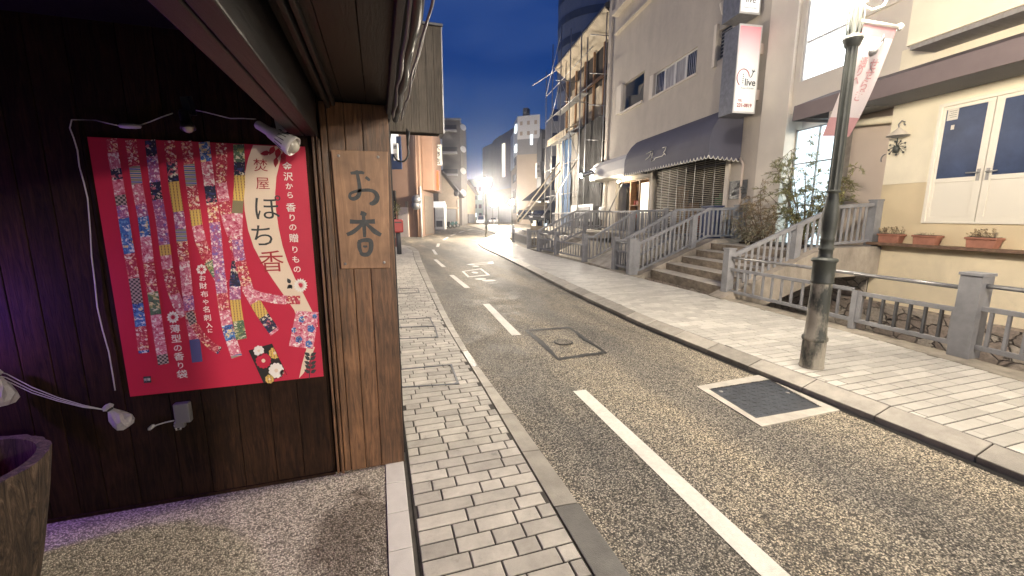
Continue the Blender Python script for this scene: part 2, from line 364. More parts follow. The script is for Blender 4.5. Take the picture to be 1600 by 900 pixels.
mat('sheet_beige', (0.28, 0.255, 0.22), 0.7, 0.2, 3, 0.5, 6, stretch=(1, 1, 0.3))
mat('sign_orange', (0.72, 0.13, 0.045), 0.5, 0.1, 3)
mat('post_red', (0.36, 0.03, 0.028), 0.4, 0.08, 3)
mat('car_white', (0.55, 0.55, 0.56), 0.2, 0.03, 3)
mat('car_black', (0.03, 0.03, 0.035), 0.15, 0.1, 3)
mat('car_silver', (0.30, 0.31, 0.33), 0.2, 0.05, 3, metal=0.6)
mat('rubber', (0.015, 0.015, 0.015), 0.8, 0.1, 5)
mat('bike_teal', (0.05, 0.14, 0.15), 0.3, 0.1, 5)
mat('banner_white', (0.58, 0.53, 0.55), 0.7, 0.04, 4)
mat('banner_red', (0.46, 0.25, 0.27), 0.7, 0.06, 4)
mat('plaque', (0.15, 0.155, 0.15), 0.45, 0.4, 16, 0.9, 22, metal=0.5)
mat('paper', (0.70, 0.67, 0.60), 0.6, 0.04, 4)
mat('goods_green', (0.10, 0.26, 0.12), 0.6, 0.2, 6)
mat('goods_red', (0.40, 0.08, 0.06), 0.6, 0.2, 6)
mat('goods_blue', (0.035, 0.055, 0.13), 0.5, 0.2, 6)
mat('goods_wood', (0.28, 0.16, 0.08), 0.6, 0.3, 6)
emit('lamp_globe', LAMP_COLOR, LAMP_STRENGTH)
emit('added_globe', LAMP_COLOR, 230)
emit('bulb_warm', (1.0, 0.86, 0.62), 160.0)
emit('tube_light', (1.0, 0.9, 0.72), 9.0)
emit('near_globe', LAMP_COLOR, NEAR_LAMP)
emit('lit_window', (0.86, 0.95, 1.0), 0.9)
emit('lit_entrance', (0.66, 0.88, 1.0), 0.55)
emit('lit_warm', (1.0, 0.86, 0.62), 0.6)
emit('lit_white', (1.0, 0.97, 0.90), 1.1)
emit('far_light', (0.75, 0.92, 1.0), 0.5)
emit('far_strip', (1.0, 0.88, 0.68), 0.33)
emit('spot_lens', (1.0, 0.92, 0.78), 800.0)
emit('added_flood_lens', (1.0, 0.90, 0.76), 270.0)
emit('purple_bulb', (0.42, 0.14, 1.0), 220.0)
emit('magenta_bulb', (0.85, 0.05, 0.35), 2.0)
emit('headlight_on', (1, 0.95, 0.85), 1.5)
def m_signface():
    m, nt, N, L, B = nm('sign_face')
    tc = N.new('ShaderNodeTexCoord'); sp = N.new('ShaderNodeSeparateXYZ'); L.new(tc.outputs['Object'], sp.inputs[0])
    mr = N.new('ShaderNodeMapRange'); mr.inputs['From Min'].default_value = 0; mr.inputs['From Max'].default_value = 2.3
    L.new(sp.outputs['Z'], mr.inputs['Value'])
    c = ramp_(N, L, mr.outputs['Result'], [(0.0, (0.80, 0.80, 0.72)), (0.52, (0.80, 0.79, 0.74)), (0.68, (0.80, 0.62, 0.60)), (0.98, (0.74, 0.26, 0.29))])
    L.new(c, B.inputs['Base Color']); L.new(c, B.inputs['Emission Color']); B.inputs['Emission Strength'].default_value = 0.13
    MATS['sign_face'] = m
m_signface()
MATS['lit_white'].node_tree.nodes['Principled BSDF'].inputs['Emission Strength'].default_value = 0.22

# ------------------------------------------------------------------ mesh helpers
def wloc(o):
    v = Vector((0, 0, 0))
    while o is not None: v += o.location; o = o.parent
    return v
class MB:
    def __init__(s, M=None): s.bm = bmesh.new(); s.M = M or Matrix()
    def v(s, p): return s.bm.verts.new(s.M @ Vector(p))
    def face(s, vs, mi=0, smooth=False):
        try: f = s.bm.faces.new(vs)
        except ValueError: return None
        f.material_index = mi; f.smooth = smooth; return f
    def poly(s, pts, mi=0): return s.face([s.v(p) for p in pts], mi)
    def box(s, a, b, mi=0):
        (x0, y0, z0), (x1, y1, z1) = a, b
        x0, x1 = sorted((x0, x1)); y0, y1 = sorted((y0, y1)); z0, z1 = sorted((z0, z1))
        q = [s.v(p) for p in ((x0, y0, z0), (x1, y0, z0), (x1, y1, z0), (x0, y1, z0), (x0, y0, z1), (x1, y0, z1), (x1, y1, z1), (x0, y1, z1))]
        for i in ((0, 3, 2, 1), (4, 5, 6, 7), (0, 1, 5, 4), (1, 2, 6, 5), (2, 3, 7, 6), (3, 0, 4, 7)): s.face([q[k] for k in i], mi)
        return s
    def beam(s, p0, p1, w, h, mi=0, up=(0, 0, 1)):
        p0, p1 = Vector(p0), Vector(p1); d = (p1 - p0).normalized(); up = Vector(up)
        if abs(d.dot(up)) > 0.99: up = Vector((0, 1, 0))
        x = d.cross(up).normalized() * (w / 2); y = x.cross(d).normalized() * (h / 2)
        q = [s.v(p + a + b) for p in (p0, p1) for a, b in ((-x, -y), (x, -y), (x, y), (-x, y))]
        for i in ((3, 2, 1, 0), (4, 5, 6, 7), (0, 1, 5, 4), (1, 2, 6, 5), (2, 3, 7, 6), (3, 0, 4, 7)): s.face([q[k] for k in i], mi)
        return s
    def prism(s, pts, vec, mi=0):
        vec = Vector(vec); a = [s.v(p) for p in pts]; b = [s.v(Vector(p) + vec) for p in pts]; n = len(a)
        s.face(a[::-1], mi); s.face(b, mi)
        for k in range(n): s.face([a[k], a[(k + 1) % n], b[(k + 1) % n], b[k]], mi)
        return s
    def tube(s, pts, r, n=8, mi=0, caps=True):
        pts = [Vector(p) for p in pts]; rs = r if isinstance(r, (list, tuple)) else [r] * len(pts)
        prev = None; ref = None
        for k, p in enumerate(pts):
            d = (pts[min(k + 1, len(pts) - 1)] - pts[max(k - 1, 0)]).normalized()
            if ref is None: ref = Vector((0, 0, 1)) if abs(d.z) < 0.9 else Vector((1, 0, 0))
            x = d.cross(ref).normalized(); y = d.cross(x).normalized(); ref = y.cross(d) if False else ref
            ring = [s.v(p + (x * math.cos(2 * math.pi * j / n) + y * math.sin(2 * math.pi * j / n)) * rs[k]) for j in range(n)]
            if prev: 
                for j in range(n): s.face([prev[j], prev[(j + 1) % n], ring[(j + 1) % n], ring[j]], mi, True)
            elif caps: s.face(ring, mi)
            prev = ring
        if caps: s.face(prev[::-1], mi)
        return s
    def lathe(s, prof, org=(0, 0, 0), n=20, mi=0, axis=None, smooth=True):
        org = Vector(org); A = Vector(axis).normalized() if axis else Vector((0, 0, 1))
        X = A.orthogonal().normalized(); Y = A.cross(X); prev = None
        for r, z in prof:
            ring = [s.v(org + A * z + (X * math.cos(2 * math.pi * j / n) + Y * math.sin(2 * math.pi * j / n)) * max(r, 1e-4)) for j in range(n)]
            if prev:
                for j in range(n): s.face([prev[j], prev[(j + 1) % n], ring[(j + 1) % n], ring[j]], mi, smooth)
            prev = ring
        return s
    def ball(s, c, r, n=16, mi=0, sz=1.0):
        s.lathe([(r * math.sin(math.pi * k / n), -r * sz * math.cos(math.pi * k / n)) for k in range(n + 1)], c, n + 4, mi)
        return s
    def wall(s, s0, s1, z0, z1, o, holes=(), depth=0.2, mi=0):
        """front sheet in the x (along) / z plane at y = o with rectangular openings and their reveals"""
        xs = sorted({s0, s1, *[h[k] for h in holes for k in (0, 1)]}); zs = sorted({z0, z1, *[h[k] for h in holes for k in (2, 3)]})
        for i in range(len(xs) - 1):
            for j in range(len(zs) - 1):
                cx, cz = (xs[i] + xs[i + 1]) / 2, (zs[j] + zs[j + 1]) / 2
                if any(h[0] < cx < h[1] and h[2] < cz < h[3] for h in holes): continue
                s.poly([(xs[i], o, zs[j]), (xs[i + 1], o, zs[j]), (xs[i + 1], o, zs[j + 1]), (xs[i], o, zs[j + 1])], mi)
        for a, b, c, d in holes:
            k = o - depth
            s.poly([(a, o, c), (a, k, c), (a, k, d), (a, o, d)], mi); s.poly([(b, o, c), (b, o, d), (b, k, d), (b, k, c)], mi)
            s.poly([(a, o, c), (b, o, c), (b, k, c), (a, k, c)], mi); s.poly([(a, o, d), (a, k, d), (b, k, d), (b, o, d)], mi)
        return s
    def build(s, name, m, parent=None, bevel=0.0, weld=False, normals=True):
        if weld: bmesh.ops.remove_doubles(s.bm, verts=s.bm.verts, dist=1e-4)
        if normals: bmesh.ops.recalc_face_normals(s.bm, faces=s.bm.faces)
        me = bpy.data.meshes.new(name)
        vs = [v.co for v in s.bm.verts]
        if parent is not None: off = wloc(parent)
        else:
            xs = [v.x for v in vs]; ys = [v.y for v in vs]; zs = [v.z for v in vs]
            off = Vector(((min(xs) + max(xs)) / 2, (min(ys) + max(ys)) / 2, min(zs)))
        off = off.copy()
        for v in s.bm.verts: v.co -= off
        s.bm.to_mesh(me); s.bm.free()
        o = bpy.data.objects.new(name, me); COL.objects.link(o)
        for q in (m if isinstance(m, (list, tuple)) else [m]): me.materials.append(MATS[q])
        if parent is not None: o.parent = parent
        else: o.location = off
        if bevel:
            b = o.modifiers.new('bevel', 'BEVEL'); b.width = bevel; b.segments = 2; b.limit_method = 'ANGLE'; b.angle_limit = R(40)
        return o
def tag(o, label, cat, group=None):
    o['label'] = label; o['category'] = cat
    if group: o['group'] = group
    return o
def thing(name, label, cat, loc, group=None):
    o = bpy.data.objects.new(name, None); COL.objects.link(o); o.location = loc; o.empty_display_size = 0.2
    return tag(o, label, cat, group)
def struct(o, kind='structure'):
    o['kind'] = kind; return o
def origin0(o):
    """put an object's origin at the world origin (for materials that need street coordinates)"""
    off = o.location.copy()
    for v in o.data.vertices: v.co += off
    o.location = (0, 0, 0); return o
def children(o): return list(o.children)
def copy_tree(o, parent=None):
    c = o.copy(); COL.objects.link(c)
    if parent is not None: c.parent = parent
    for ch in children(o): copy_tree(ch, c)
    return c
def text_mesh(body, size, org, xdir, zdir, name, m, parent, lift=0.0, bold=0.0, align='CENTER', space=1.0, aspect=1.0):
    cu = bpy.data.curves.new('t', 'FONT'); cu.body = body; cu.size = size; cu.align_x = align; cu.align_y = 'CENTER'
    cu.offset = bold; cu.space_line = space; cu.resolution_u = 3
    o = bpy.data.objects.new('t', cu); COL.objects.link(o); bpy.context.view_layer.update()
    me = bpy.data.meshes.new_from_object(o.evaluated_get(bpy.context.evaluated_depsgraph_get()))
    bpy.data.objects.remove(o)
    X = Vector(xdir).normalized(); Z = Vector(zdir).normalized(); n = X.cross(Z)
    base = wloc(parent)
    for v in me.vertices: v.co = Vector(org) + X * v.co.x * aspect + Z * v.co.y + n * lift - base
    me.name = name; me.materials.clear(); me.materials.append(MATS[m])
    q = bpy.data.objects.new(name, me); COL.objects.link(q); q.parent = parent; return q
def merge(objs, name):
    """join several flat letterings of one colour into one part"""
    bm = bmesh.new()
    for o in objs: bm.from_mesh(o.data)
    me = bpy.data.meshes.new(name); bm.to_mesh(me); bm.free(); me.materials.append(objs[0].data.materials[0])
    q = bpy.data.objects.new(name, me); COL.objects.link(q); q.parent = objs[0].parent
    for o in objs: bpy.data.objects.remove(o)
    return q
def resample(pl, y):
    for (x0, y0), (x1, y1) in zip(pl, pl[1:]):
        if y0 <= y <= y1: return x0 + (x1 - x0) * (y - y0) / (y1 - y0)
    return pl[0][0] if y < pl[0][1] else pl[-1][0]
def brush(mb, pts, ws, lift, frame, mi=0):
    """a brush stroke as a ribbon with its own width at every point; frame maps (x, z) to the board"""
    P = [Vector((p[0], p[1])) for p in pts]; L_, R_ = [], []
    for k, p in enumerate(P):
        d = (P[min(k + 1, len(P) - 1)] - P[max(k - 1, 0)]).normalized(); n = Vector((-d.y, d.x)) * ws[k] / 2
        L_.append(p + n); R_.append(p - n)
    for k in range(len(P) - 1):
        mb.poly([frame(q, lift) for q in (L_[k], L_[k + 1], R_[k + 1], R_[k])], mi)

# ================================================================== THE SETTING
KL_OUT = [(1.09, -30), (1.09, 1.5), (1.065, 3.3), (1.03, 4.8), (1.06, 6.5), (1.12, 8), (1.32, 12), (1.55, 16.3), (1.93, 22.2), (1.75, 25.2), (1.2, 27.4), (0.4, 28.4), ]
KL_IN = [(0.90, -30), (0.91, 1.5), (0.94, 4.0), (0.95, 6.5), (1.0, 8.2), (1.16, 12.7), (1.33, 17), (1.62, 22), (1.45, 24.6), (0.9, 26.4), (0.2, 27.3)]
KR_FACE = [(4.0, -30), (4.0, 1.3), (3.96, 3.4), (3.95, 5.6), (4.14, 8.3), (4.55, 12.3), (5.0, 17.0), (5.22, 20.0), (5.42, 22.5), (5.85, 25.4), (6.5, 28.2), (7.5, 31), (9.2, 35.1), (13.4, 46.5), (24.6, 79.4), (60, 180)]
KR_IN = [(x + 0.2 if y < 6 else x + 0.24, y) for x, y in KR_FACE]
COPE = [(5.75, -30), (5.86, -6), (6.03, 2.1), (6.28, 3.6), (6.52, 6.8), (6.62, 10.2), (6.85, 13.5), (7.02, 18.3), (7.4, 21.5), (8.35, 26.5), (10.2, 33), (14.6, 46.5), (26, 80)]

g = MB()
g.poly([(-400, -60, -0.04), (3.9, -60, -0.04), (3.9, 90, -0.04), (-400, 600, -0.04)])
g.poly([(13, -60, -0.04), (500, -60, -0.04), (500, 600, -0.04), (40, 200, -0.04), (22, 60, -0.04)])
g.poly([(3.9, 90, -0.04), (30, 90, -0.04), (40, 200, -0.04), (500, 600, -0.04), (-400, 600, -0.04)])
g.poly([(-600, -200, -1.85), (600, -200, -1.85), (600, 700, -1.85), (-600, 700, -1.85)])
struct(g.build('ground', 'ground_fill'))
lot = MB(FM); lot.box((24.5, -30, -1.8), (120, 3.4, 0.06)); struct(lot.build('parking_lot', 'asphalt'))
rd = MB()
prev = None
for x, y in KR_FACE:
    if prev: rd.poly([(-40, prev[1], 0), (prev[0] + 0.05, prev[1], 0), (x + 0.05, y, 0), (-40, y, 0)])
    prev = (x, y)
struct(origin0(rd.build('road', 'asphalt')))

def paved(name, inner, outer, y0, y1, z, pitch, lmin, lmax, m, joint, gap=0.007):
    mb = MB(); n = int((y1 - y0) / 0.5)
    for k in range(n):
        a, b = y0 + (y1 - y0) * k / n, y0 + (y1 - y0) * (k + 1) / n
        mb.poly([(inner(a), a, z - 0.008), (outer(a), a, z - 0.008), (outer(b), b, z - 0.008), (inner(b), b, z - 0.008)], 1)
    y = y0
    while y < y1 - pitch:
        ym = y + pitch / 2; xa, xb = inner(ym) + 0.004, outer(ym) - 0.004; x = xa - random.uniform(0, lmin)
        while x < xb:
            l = random.uniform(lmin, lmax) if random.random() < 0.75 else lmin * random.uniform(0.75, 1)
            p, q = max(x, xa) + gap / 2, min(x + l, xb) - gap / 2; x += l
            if q - p < 0.035: continue
            dz = random.uniform(-0.0012, 0.0012); e = 0.004
            c = [(p, y + gap / 2), (q, y + gap / 2), (q, y + pitch - gap / 2), (p, y + pitch - gap / 2)]
            c2 = [(p + e, y + gap / 2 + e), (q - e, y + gap / 2 + e), (q - e, y + pitch - gap / 2 - e), (p + e, y + pitch - gap / 2 - e)]
            lo = [mb.v((X, Y, z - 0.007)) for X, Y in c]; md = [mb.v((X, Y, z - 0.003 + dz)) for X, Y in c]; hi = [mb.v((X, Y, z + dz)) for X, Y in c2]
            mb.face(hi, 0)
            for j in range(4):
                mb.face([md[j], md[(j + 1) % 4], hi[(j + 1) % 4], hi[j]], 0); mb.face([lo[j], lo[(j + 1) % 4], md[(j + 1) % 4], md[j]], 0)
        y += pitch
    o = mb.build(name, [m, joint], normals=False); struct(origin0(o)); return o
paved('sidewalk', lambda y: 0.115, lambda y: resample(KL_IN, y), -4.0, 27.2, 0.03, 0.109, 0.17, 0.34, 'paver_left', 'paver_joint', 0.0095)
paved('sidewalk', lambda y: resample(KR_IN, y), lambda y: resample(COPE, y) + 0.02, -8, 34, 0.12, 0.115, 0.22, 0.46, 'paver_right', 'paver_joint', 0.0095)
fb = MB()
for (x0, y0), (x1, y1) in zip(COPE, COPE[1:]):
    if y1 <= 32: continue
    a = max(y0, 34 - 0.05)
    fb.poly([(resample(KR_IN, a), a, 0.12), (resample(COPE, a), a, 0.12), (x1, y1, 0.12), (resample(KR_IN, y1), y1, 0.12)])
struct(fb.build('sidewalk', 'paver_right'))

def along(pl, step):
    """points every `step` metres along a polyline"""
    out = [Vector(pl[0])]; need = step
    for a, b in zip(pl, pl[1:]):
        a, b = Vector(a), Vector(b); L_ = (b - a).length; d = (b - a) / L_; t = need
        while t < L_: out.append(a + d * t); t += step
        need = t - L_
    return out
def kerb(pl_in, pl_out, y0, y1, z_in, z_out, zb, step, mats, pick):
    mb = MB(); P = [(resample(pl_in, y), y) for y in [y0 + k * step for k in range(int((y1 - y0) / step) + 1)]]
    for k in range(len(P) - 1):
        ya, yb = P[k][1] + 0.004, P[k + 1][1] - 0.004
        a0, a1 = resample(pl_in, ya), resample(pl_in, yb); b0, b1 = resample(pl_out, ya), resample(pl_out, yb); mi = pick((ya + yb) / 2)
        if z_out > z_in: ex = -0.03
        else: ex = 0
        dz = random.uniform(-0.004, 0.004)
        ti = [(a0, ya, z_in + dz), (a1, yb, z_in + dz)]; to = [(b0, ya, z_out + dz), (b1, yb, z_out + dz)]
        A, B_, C_, D = mb.v(ti[0]), mb.v(ti[1]), mb.v(to[1]), mb.v(to[0])
        lo = [mb.v((p[0], p[1], zb)) for p in (ti[0], ti[1], to[1], to[0])]
        mb.face([A, B_, C_, D], mi)
        for i, (p, q) in enumerate(((A, B_), (B_, C_), (C_, D), (D, A))): mb.face([p, q, lo[(i + 1) % 4], lo[i]], mi)
    o = mb.build('kerb', mats, bevel=0.006); struct(origin0(o)); return o
kerb([(x + 0.005, y) for x, y in KL_IN], KL_OUT, -6, 22.0, 0.028, 0.018, -0.03, 0.62, ['kerb_stone', 'kerb_dark'],
     lambda y: 1 if (y < 2.25 or 4.55 < y < 5.25) else 0)
cn = MB()
KC_IN = [(1.62, 22.0), (1.58, 23.2), (1.45, 24.6), (0.9, 26.4), (0.2, 27.3)]; KC_OUT = [(1.90, 22.0), (1.88, 23.4), (1.75, 25.2), (1.15, 27.2), (0.3, 28.2)]
for k in range(4):
    cn.prism([(*KC_IN[k], -0.03), (*KC_OUT[k], -0.03), (*KC_OUT[k + 1], -0.03), (*KC_IN[k + 1], -0.03)], (0, 0, 0.05))
struct(cn.build('kerb', 'kerb_stone'))
KR_TOPO = [(x + 0.012, y) for x, y in KR_FACE]
kerb(KR_IN, KR_TOPO, -8, 46, 0.121, 0.058, -0.03, 0.64, ['kerb_stone'], lambda y: 0)
gut = MB()
for k in range(80):
    a, b = -8 + k * 0.6, -8 + (k + 1) * 0.6
    gut.poly([(resample(KR_FACE, a) - 0.05, a, 0.004), (resample(KR_FACE, a) + 0.03, a, 0.004), (resample(KR_FACE, b) + 0.03, b, 0.004), (resample(KR_FACE, b) - 0.05, b, 0.004)])
struct(gut.build('gutter_line', 'patch_seal'))

def strip_quad(name, quad, m, z=0.004):
    mb = MB(); mb.poly([(p.x, p.y, z) for p in quad]); return struct(mb.build(name, m))
for (c0, c1) in [((1.865, 3.60), (1.765, 0.9)), ((2.0, 8.02), (1.885, 5.69)), ((2.03, 12.4), (2.03, 10.0)), ((2.16, 17.2), (2.12, 14.5)), ((2.72, 22.4), (2.5, 19.4))]:
    a, b = Vector((*c0, 0)), Vector((*c1, 0)); d = (b - a).normalized(); n = Vector((-d.y, d.x, 0)) * 0.07
    strip_quad('lane_marking', [a + n, b + n, b - n, a - n], 'road_paint')
for (p, q) in [((683.5, 386), (685.5, 380.5)), ((693, 375), (700, 370.5)), ((704, 368.5), (712, 365.5)), ((717, 363.5), (725, 361.5)), ((731, 359.5), (738, 358))]:
    a, b = gz(*p), gz(*q); d = (b - a).normalized(); n = Vector((-d.y, d.x, 0)) * 0.09
    strip_quad('lane_marking', [a + n, b + n, b - n, a - n], 'road_paint')
def frame_marking(px, w):
    P = [gz(*p) for p in px]; c = sum(P, Vector()) / 4; mb = MB()
    I = [p + (c - p) * w for p in P]
    for k in range(4): mb.poly([(q.x, q.y, 0.004) for q in (P[k], P[(k + 1) % 4], I[(k + 1) % 4], I[k])])
    return mb
mb = frame_marking([(721, 424), (752, 419.5), (766, 430), (731, 433.5)], 0.2)
c = gz(742, 426)
mb.poly([(c.x + 0.10 * math.cos(t), c.y + 0.22 * math.sin(t), 0.004) for t in [k * 0.6283 for k in range(10)]])
struct(mb.build('painted_frame', 'road_paint'))
mb = frame_marking([(728, 413), (770, 408.5), (772, 412), (735, 414.5)], 0.45); struct(mb.build('painted_frame', 'road_paint'))
for p, rx, ry in (((751, 436), 0.16, 0.18), ((764, 438.5), 0.2, 0.16), ((743, 416), 0.12, 0.2)):
    c = gz(*p); mb = MB(); mb.poly([(c.x + rx * math.cos(t), c.y + ry * math.sin(t), 0.004) for t in [k * 0.3927 for k in range(16)]])
    struct(mb.build('painted_spot', 'road_paint'))

# ------- covers in road and pavement
def inset(P, w):
    c = sum(P, Vector()) / len(P); return [p + (c - p).normalized() * w for p in P]
# rectangular seam with a round lid in the lane
t = MB(); P = [gz(*p) for p in [(820, 516), (890, 511), (950, 552), (872, 563)]]; n_ = 14
out, inn = [], []
for k in range(4):
    a, b = P[k], P[(k + 1) % 4]
    for j in range(n_):
        q = a.lerp(b, j / n_); c0 = sum(P, Vector()) / 4; w = 0.085 + random.uniform(-0.02, 0.02); e = (c0 - q).normalized()
        out.append(q - e * random.uniform(0, 0.018)); inn.append(q + e * w)
for k in range(len(out)):
    j = (k + 1) % len(out); t.poly([(q.x, q.y, 0.004) for q in (out[k], out[j], inn[j], inn[k])])
pc = t.build('road_cover', 'patch_seal')
tag(pc, 'rectangular dark seam with a small round lid in the middle of the near lane', 'manhole cover')
c = gz(880, 535); lid = MB(); lid.lathe([(0.0, 0.007), (0.10, 0.007), (0.115, 0.010), (0.13, 0.010), (0.135, 0.003)], (c.x, c.y, 0), 24); lid.build('round_lid', 'asphalt', pc)
ringm = MB(); ringm.lathe([(0.115, 0.0105), (0.128, 0.0115), (0.14, 0.004)], (c.x, c.y, 0), 24); ringm.build('rim', 'patch_seal', pc)
# steel plate in a concrete surround
P = [gz(*p) for p in [(1088, 605), (1185, 587), (1312, 642), (1190, 668)]]; I = [gz(*p) for p in [(1107, 609), (1202, 594), (1284, 637), (1181, 655)]]
pl = thing('utility_cover', 'dark steel chequer plate set in a pale concrete surround beside the kerb', 'utility cover', sum(P, Vector()) / 4)
sr = MB()
for k in range(4):
    j = (k + 1) % 4; sr.poly([(q.x, q.y, 0.010) for q in (P[k], P[j], I[j], I[k])])
    sr.poly([(P[k].x, P[k].y, -0.02), (P[j].x, P[j].y, -0.02), (P[j].x, P[j].y, 0.010), (P[k].x, P[k].y, 0.010)])
sr.build('surround', 'surround_mortar', pl)
I2 = inset(I, 0.012); st = MB(); st.prism([(q.x, q.y, -0.01) for q in I2], (0, 0, 0.016))
ex, ey = (I2[1] - I2[0]), (I2[3] - I2[0])
for i in range(13):
    for j in range(9):
        q = I2[0] + ex * ((i + 0.7) / 13.4) + ey * ((j + 0.7) / 9.4); a = 0.7854 if (i + j) % 2 else -0.7854
        dv = Vector((math.cos(a), math.sin(a), 0)) * 0.018; st.beam(q - dv + Vector((0, 0, 0.0065)), q + dv + Vector((0, 0, 0.0065)), 0.009, 0.003)
st.build('chequer_plate', 'cast_iron', pl)
hl = MB()
for q in (0.1, 0.9): hl.lathe([(0.0, 0.0082), (0.02, 0.0082), (0.02, 0.004)], I2[0] + ex * q + ey * (0.12 if q < 0.5 else 0.5), 10)
hl.build('lifting_eye', 'steel', pl)
def inlaid(px, z, w, label):
    P = [gz(*p, z) for p in px]; I = inset(P, w * 1.42); mb = MB()
    for k in range(4):
        j = (k + 1) % 4
        mb.prism([(P[k].x, P[k].y, z - 0.004), (P[j].x, P[j].y, z - 0.004), (I[j].x, I[j].y, z - 0.004), (I[k].x, I[k].y, z - 0.004)], (0, 0, 0.0085))
        c = P[k]; e1 = (P[j] - c).normalized(); e2 = (P[k - 1] - c).normalized()
        mb.prism([(q.x, q.y, z - 0.003) for q in (c + (e1 + e2) * w * 0.9, c + e1 * w * 2.4 + e2 * w * 0.9, c + e2 * w * 2.4 + e1 * w * 0.9)], (0, 0, 0.0082))
    return tag(mb.build('inlaid_cover', 'cast_iron'), label, 'manhole cover', 'paver filled covers in the left pavement')
inlaid([(622, 606), (718, 600), (706, 569), (622, 577)], 0.032, 0.022, 'largest and nearest iron framed cover filled with pavers on the narrow pavement')
inlaid([(622, 530), (685, 527), (680, 509), (622, 511)], 0.032, 0.022, 'middle iron framed paver cover, just beyond the largest')
inlaid([(622, 512), (679, 510), (672, 496), (622, 499)], 0.032, 0.018, 'iron framed paver cover touching the far edge of the middle one')
inlaid([(622, 459), (656, 457), (653, 450), (622, 451)], 0.032, 0.02, 'small far iron framed cover near the timber corner')
# ------- porch floor and granite strip
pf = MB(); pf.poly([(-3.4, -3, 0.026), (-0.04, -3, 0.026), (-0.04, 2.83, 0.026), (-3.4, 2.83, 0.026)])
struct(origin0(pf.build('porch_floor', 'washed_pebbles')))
gs = MB(); y = -3.0
while y < 2.82:
    l = random.uniform(0.28, 0.36); e = min(y + l, 2.83); gs.box((-0.037, y + 0.002, -0.02), (0.085, e - 0.002, 0.034)); y += l
struct(gs.build('granite_strip', 'granite_white', bevel=0.003))
js = MB(); js.box((0.085, -3, -0.02), (0.115, 14, 0.014)); struct(js.build('drain_strip', 'paver_joint'))
# ------- canal
cw = MB(FM); cw.poly([(-20, 0.2, -1.5), (30, 0.2, -1.5), (30, 6.0, -1.5), (-20, 6.0, -1.5)]); struct(cw.build('water', 'water'))
cb = MB(); 
for (x0, y0), (x1, y1) in zip(COPE, COPE[1:]):
    if y1 > 47: break
    a, b = Vector((x0, y0, 0)), Vector((x1, y1, 0)); n = Vector(((b - a).y, -(b - a).x, 0)).normalized()
    cb.poly([a + n * 0.32 + Vector((0, 0, -1.7)), b + n * 0.32 + Vector((0, 0, -1.7)), b + n * 0.32 + Vector((0, 0, 0.1)), a + n * 0.32 + Vector((0, 0, 0.1))])
tag(cb.build('canal_wall', 'rubble_stone'), 'street side stone wall of the canal below the fence', 'wall')

# ================================================================== THE TIMBER SHOP ON THE LEFT
W = 2.82
shop = thing('timber_shop', 'dark timber shop with deep porch eave and brown corner boards', 'shop', (-1.7, W, 0))
bw = MB(); x = -3.3
while x < -0.375:
    w = random.choice([0.13, 0.16, 0.18, 0.21]); e = min(x + w, -0.372)
    bw.box((x + 0.002, W, 0.03), (e - 0.002, W + 0.03, 2.75)); x += w
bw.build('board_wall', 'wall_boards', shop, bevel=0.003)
pb = MB()
for a, b, dy in ((-0.35, -0.335, -0.012), (-0.325, -0.318, -0.014), (-0.30, -0.262, 0.0), (-0.258, -0.165, -0.006), (-0.162, -0.062, -0.004), (-0.059, 0.092, -0.008)):
    pb.box((a, W + dy, 0.028), (b, W + 0.05, 2.42))
pb.build('corner_boards', 'pillar_boards', shop, bevel=0.004)
bt = MB(); bt.box((-0.316, W - 0.022, 0.028), (-0.304, W, 2.2)); bt.build('batten', 'pillar_boards', shop)
bd = MB(); bd.box((-3.3, W + 0.055, -0.02), (0.088, 15.5, 5.2)); bd.box((-3.5, -3, -0.02), (-3.3, W + 0.05, 5.2))
bd.box((-.02, -8, 0), (.083, -.55, 2.36))  # unseen length of wall added to shade the left boards from the rear lamp
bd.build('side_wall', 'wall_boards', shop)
sl = MB(); sl.box((-3.3, W - 0.014, 0.0), (-0.36, W - 0.001, 0.045)); sl.build('sill_board', 'wall_boards', shop)
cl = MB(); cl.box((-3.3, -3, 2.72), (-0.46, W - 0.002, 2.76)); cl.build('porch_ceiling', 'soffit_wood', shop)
sf = MB()
x = -0.30
while x < 0.10:
    sf.box((x, -3, 2.43), (min(x + 0.135, 0.11) - 0.004, W + 0.02, 2.46)); x += 0.135
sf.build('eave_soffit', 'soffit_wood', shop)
for a, b, z0, z1 in ((-0.455, -0.385, 2.212, 2.72), (-0.380, -0.312, 2.214, 2.72)):
    m_ = MB(); m_.box((a, -3, z0), (b, W - 0.016, z1)); m_.build('lintel_beam', 'beam_wood', shop, bevel=0.006)
for a, b, z0, z1 in ((-0.255, -0.235, 2.375, 2.429), (-0.225, -0.205, 2.39, 2.429)):
    m_ = MB(); m_.box((a, -3, z0), (b, W - 0.03, z1)); m_.build('trim_strip', 'beam_wood', shop, bevel=0.003)
fs = MB(); fs.box((0.085, -3, 2.37), (0.112, 3.05, 2.52)); fs.build('fascia_board', 'beam_wood', shop, bevel=0.004)
rf = MB(); rf.prism([(0.16, -3, 2.50), (-3.3, -3, 4.2), (-3.3, -3, 4.32), (0.16, -3, 2.56)], (0, 18.5, 0)); rf.build('eave_roof', 'dark_tile', shop)
bn_ = MB()
for k in range(42): bn_.box((.088, 2.9 + k * .3, .05), (.104, 2.935 + k * .3, 2.36))
bn_.build('wall_battens', 'beam_wood', shop)
gt = MB()
gpath = [(0.150 + 0.006 * math.sin(k * 1.7), -3 + k * 0.15, 2.385 + 0.008 * math.sin(k * 2.3)) for k in range(41)]
gt.tube(gpath, 0.020, 8); gt.build('rain_pipe', 'plastic_black', shop)
